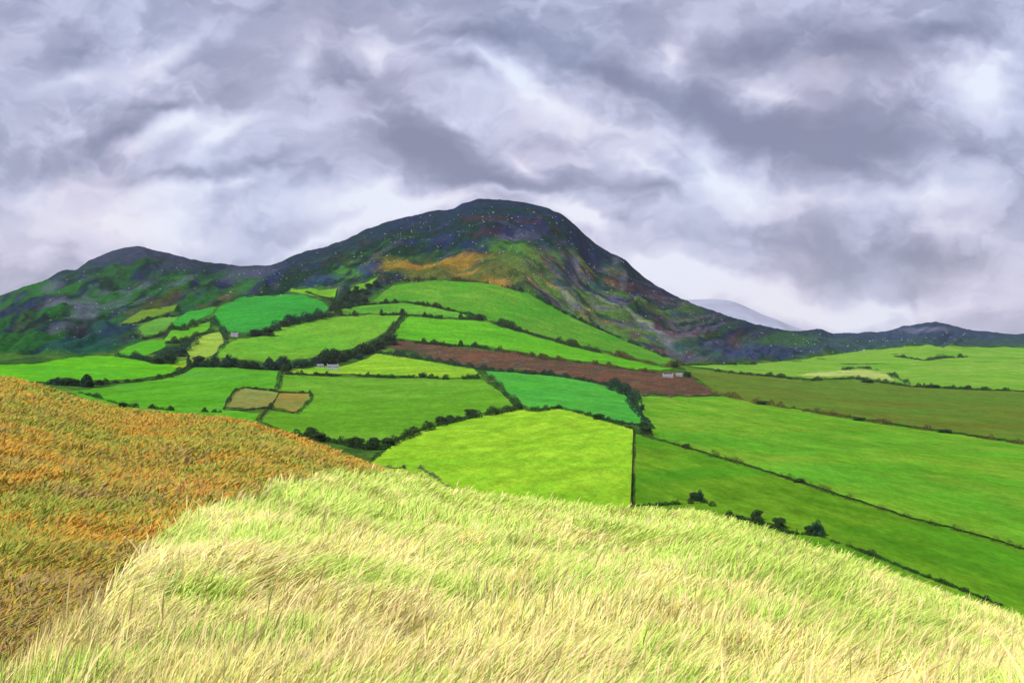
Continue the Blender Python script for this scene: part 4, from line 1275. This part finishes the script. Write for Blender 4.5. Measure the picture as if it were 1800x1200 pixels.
def grow_grass():
    n = 420000
    X, Y, u = scatter(n, 6.5, 66, 0.75, -250, 2050)
    ex, ey = RNG.uniform(-28, 28, 120000), RNG.uniform(-5, 42, 120000)     # the bank goes on to either side
    eu = 900 + F * ex / np.maximum(ey, 0.5)
    side = ((eu < -250) | (eu > 2050) | (ey < 6.5)) & (np.hypot(ex, ey) > 1.2)
    X, Y, u = np.concatenate([X, ex[side]]), np.concatenate([Y, ey[side]]), np.concatenate([u, eu[side]])
    Z = hill_z(X, Y)
    br = is_bracken(X, Y, Z)
    yc = np.interp(u, CY_U, CY_Y)
    tus = fbm(X / 1.1, Y / 1.1, 320, 3)
    ok = (~br) & (Y < yc + 6) & (tus > 0.30)
    X, Y, Z, u, tus = X[ok], Y[ok], Z[ok], u[ok], tus[ok]
    n = len(X)
    v = 600 - F * Z / np.maximum(Y, 4)
    pal = np.array([alb(c, 1.85) for c in ((136, 188, 62), (180, 218, 86), (206, 226, 120), (240, 222, 138), (252, 236, 180), (228, 198, 160), (160, 172, 92), (224, 180, 100))])
    p1 = 0.35 * fbm(X / 4.5, Y / 9.0, 330, 4) + 0.65 * fbm(X / 1.3, Y / 2.6, 335, 3)
    p2 = fbm(X / 1.0, Y / 1.6, 331, 3)
    p3 = fbm(X / 1.8, Y / 2.6, 332, 3)
    straw = np.clip(sstep(0.455, 0.56, p1 + 0.15 * np.clip((v - 1000) / 130, -1, 1) - 0.17 * sstep(950, 1350, u) - 0.02), 0, 1)
    tan = sstep(0.56, 0.68, p3)
    w = np.stack([0.5 * (1 - straw) * (0.4 + p2), 1.1 * (1 - straw) + 0.1, 0.8 * (1 - 0.4 * straw), 1.3 * straw, 0.8 * straw * (p2 * 1.6), 0.15 + 1.3 * tan * (0.3 + 0.7 * straw), 0.25 * sstep(0.5, 0.65, p3 + p2 * .1 - .05),
                  0.05 + 0.5 * sstep(0.62, 0.72, p2)], 1)
    tint = pick(pal, w) * RNG.uniform(0.78, 1.12, (n, 1))
    tip = tint * 0.6 + 0.4 * alb((228, 228, 138), 1.85) * RNG.uniform(0.8, 1.1, (n, 1))
    h = RNG.uniform(0.26, 0.56, n) * (0.55 + 0.95 * tus)
    flow = (fbm(X / 2.6, Y / 3.2, 340, 3) - 0.5) * 5.0
    az = flow * 0.7 + RNG.normal(0, 0.55, n) + 0.25
    lean = np.clip(RNG.normal(0.75, 0.25, n) + (fbm(X / 2.5, Y / 2.5, 341, 2) - .5) * .8, 0.1, 1.4)
    wd = RNG.uniform(0.006, 0.013, n) * (0.75 + np.hypot(X * 0.6, Y) / 16) * np.where((Y < 6.5) | (np.abs(u - 900) > 1150), 1.5, 1.0)
    head = RNG.uniform(0, 1, n) < 0.22
    dead = RNG.uniform(0, 1, n) < 0.012                     # tall dry stems with feathery heads
    h = np.where(dead, h * 1.45, h)
    lean = np.where(dead, lean * 0.7, lean)
    head |= dead
    dry = alb((226, 204, 144), 1.7)
    tint = np.where(dead[:, None], dry, tint)
    tip = np.where(dead[:, None], dry * 1.1, tip)
    m = attr_mat('long_grass_blades', 3.0, 0.85, 1.12, transl=0.2)
    o = blades('long_grass', X, Y, Z - 0.03, h, wd, az, lean, np.clip(tint, 0, .85), np.clip(tip, 0, .85), m, head)
    tag(o, 'long pale green and straw grass leaning in the wind on the near bank', 'grass', kind='stuff')


def grow_bracken():
    n = 290000
    X, Y, u = scatter(n, 9, 125, 0.45, -300, 730)
    Z = hill_z(X, Y)
    br = is_bracken(X, Y, Z)
    yc = np.interp(u, CY_U, CY_Y)
    tus = fbm(X / 1.8, Y / 2.4, 350, 3)
    ok = br & (Y < yc + 7) & (tus > 0.18)
    X, Y, Z, u, tus = X[ok], Y[ok], Z[ok], u[ok], tus[ok]
    n = len(X)
    v = 600 - F * Z / Y
    pal = np.array([alb(c, 1.85) for c in ((204, 148, 60), (186, 152, 68), (168, 154, 66), (150, 158, 68), (130, 150, 64), (156, 132, 92), (214, 160, 84))])
    p1 = fbm(X / 3.2, Y / 7.0, 360, 4)
    p2 = fbm(X / 4.5, Y / 9.0, 361, 4)
    p3 = fbm(X / 2.6, Y / 5.0, 362, 4)
    upper = sstep(960, 760, v)
    w = np.stack([0.06 + 1.9 * sstep(0.50, 0.62, p1 + 0.05 * upper), 0.5 + 0 * p1, 0.9 + 0 * p1, 0.3 + 2.2 * sstep(0.48, 0.6, p2), 0.15 + 0.9 * sstep(0.54, 0.66, p2), 0.25 + 1.2 * sstep(0.54, 0.64, p3) * (1.3 - upper), 0.4 * sstep(0.56, 0.66, p1)], 1)
    tint = pick(pal, w) * RNG.uniform(0.85, 1.15, (n, 1))
    h = RNG.uniform(0.2, 0.46, n) * (0.6 + 0.8 * tus) * (0.8 + 0.2 * np.clip(Y / 60, 0, 1))
    az = RNG.normal(0.3, 1.3, n)
    lean = np.clip(RNG.normal(0.85, 0.3, n), 0.1, 1.5)
    wd = RNG.uniform(0.022, 0.055, n) * (0.6 + Y / 50)
    m = attr_mat('bracken_fronds', 2.0, 0.8, 1.15, transl=0.2)
    o = blades('bracken_undergrowth', X, Y, Z - 0.03, h, wd, az, lean, np.clip(tint, 0, .85), np.clip(tint * 1.08, 0, .85), m)
    tag(o, 'orange and olive bracken covering the near left hillside', 'bracken', kind='stuff')


grow_grass()
grow_bracken()

# ------------------------------------------------------------------ air
HAZE = 1.5e-5


def haze():
    bm = bmesh.new()
    box_bm(bm, -22600, 22600, -22600, 22600, -131.5, 1100)
    me = bpy.data.meshes.new('haze')
    bmesh.ops.recalc_face_normals(bm, faces=bm.faces)
    bm.to_mesh(me)
    bm.free()
    m = bpy.data.materials.new('air')
    m.use_nodes = True
    nt = m.node_tree
    nt.nodes.remove(nt.nodes['Principled BSDF'])
    vol = nt.nodes.new('ShaderNodeVolumePrincipled')
    vol.inputs['Color'].default_value = (0.86, 0.88, 1.0, 1)
    vol.inputs['Density'].default_value = HAZE
    nt.links.new(vol.outputs[0], nt.nodes['Material Output'].inputs['Volume'])
    me.materials.append(m)
    o = bpy.data.objects.new('haze', me)
    COL.objects.link(o)
    tag(o, 'thin pale haze in the air over the whole valley', kind='stuff')


haze()
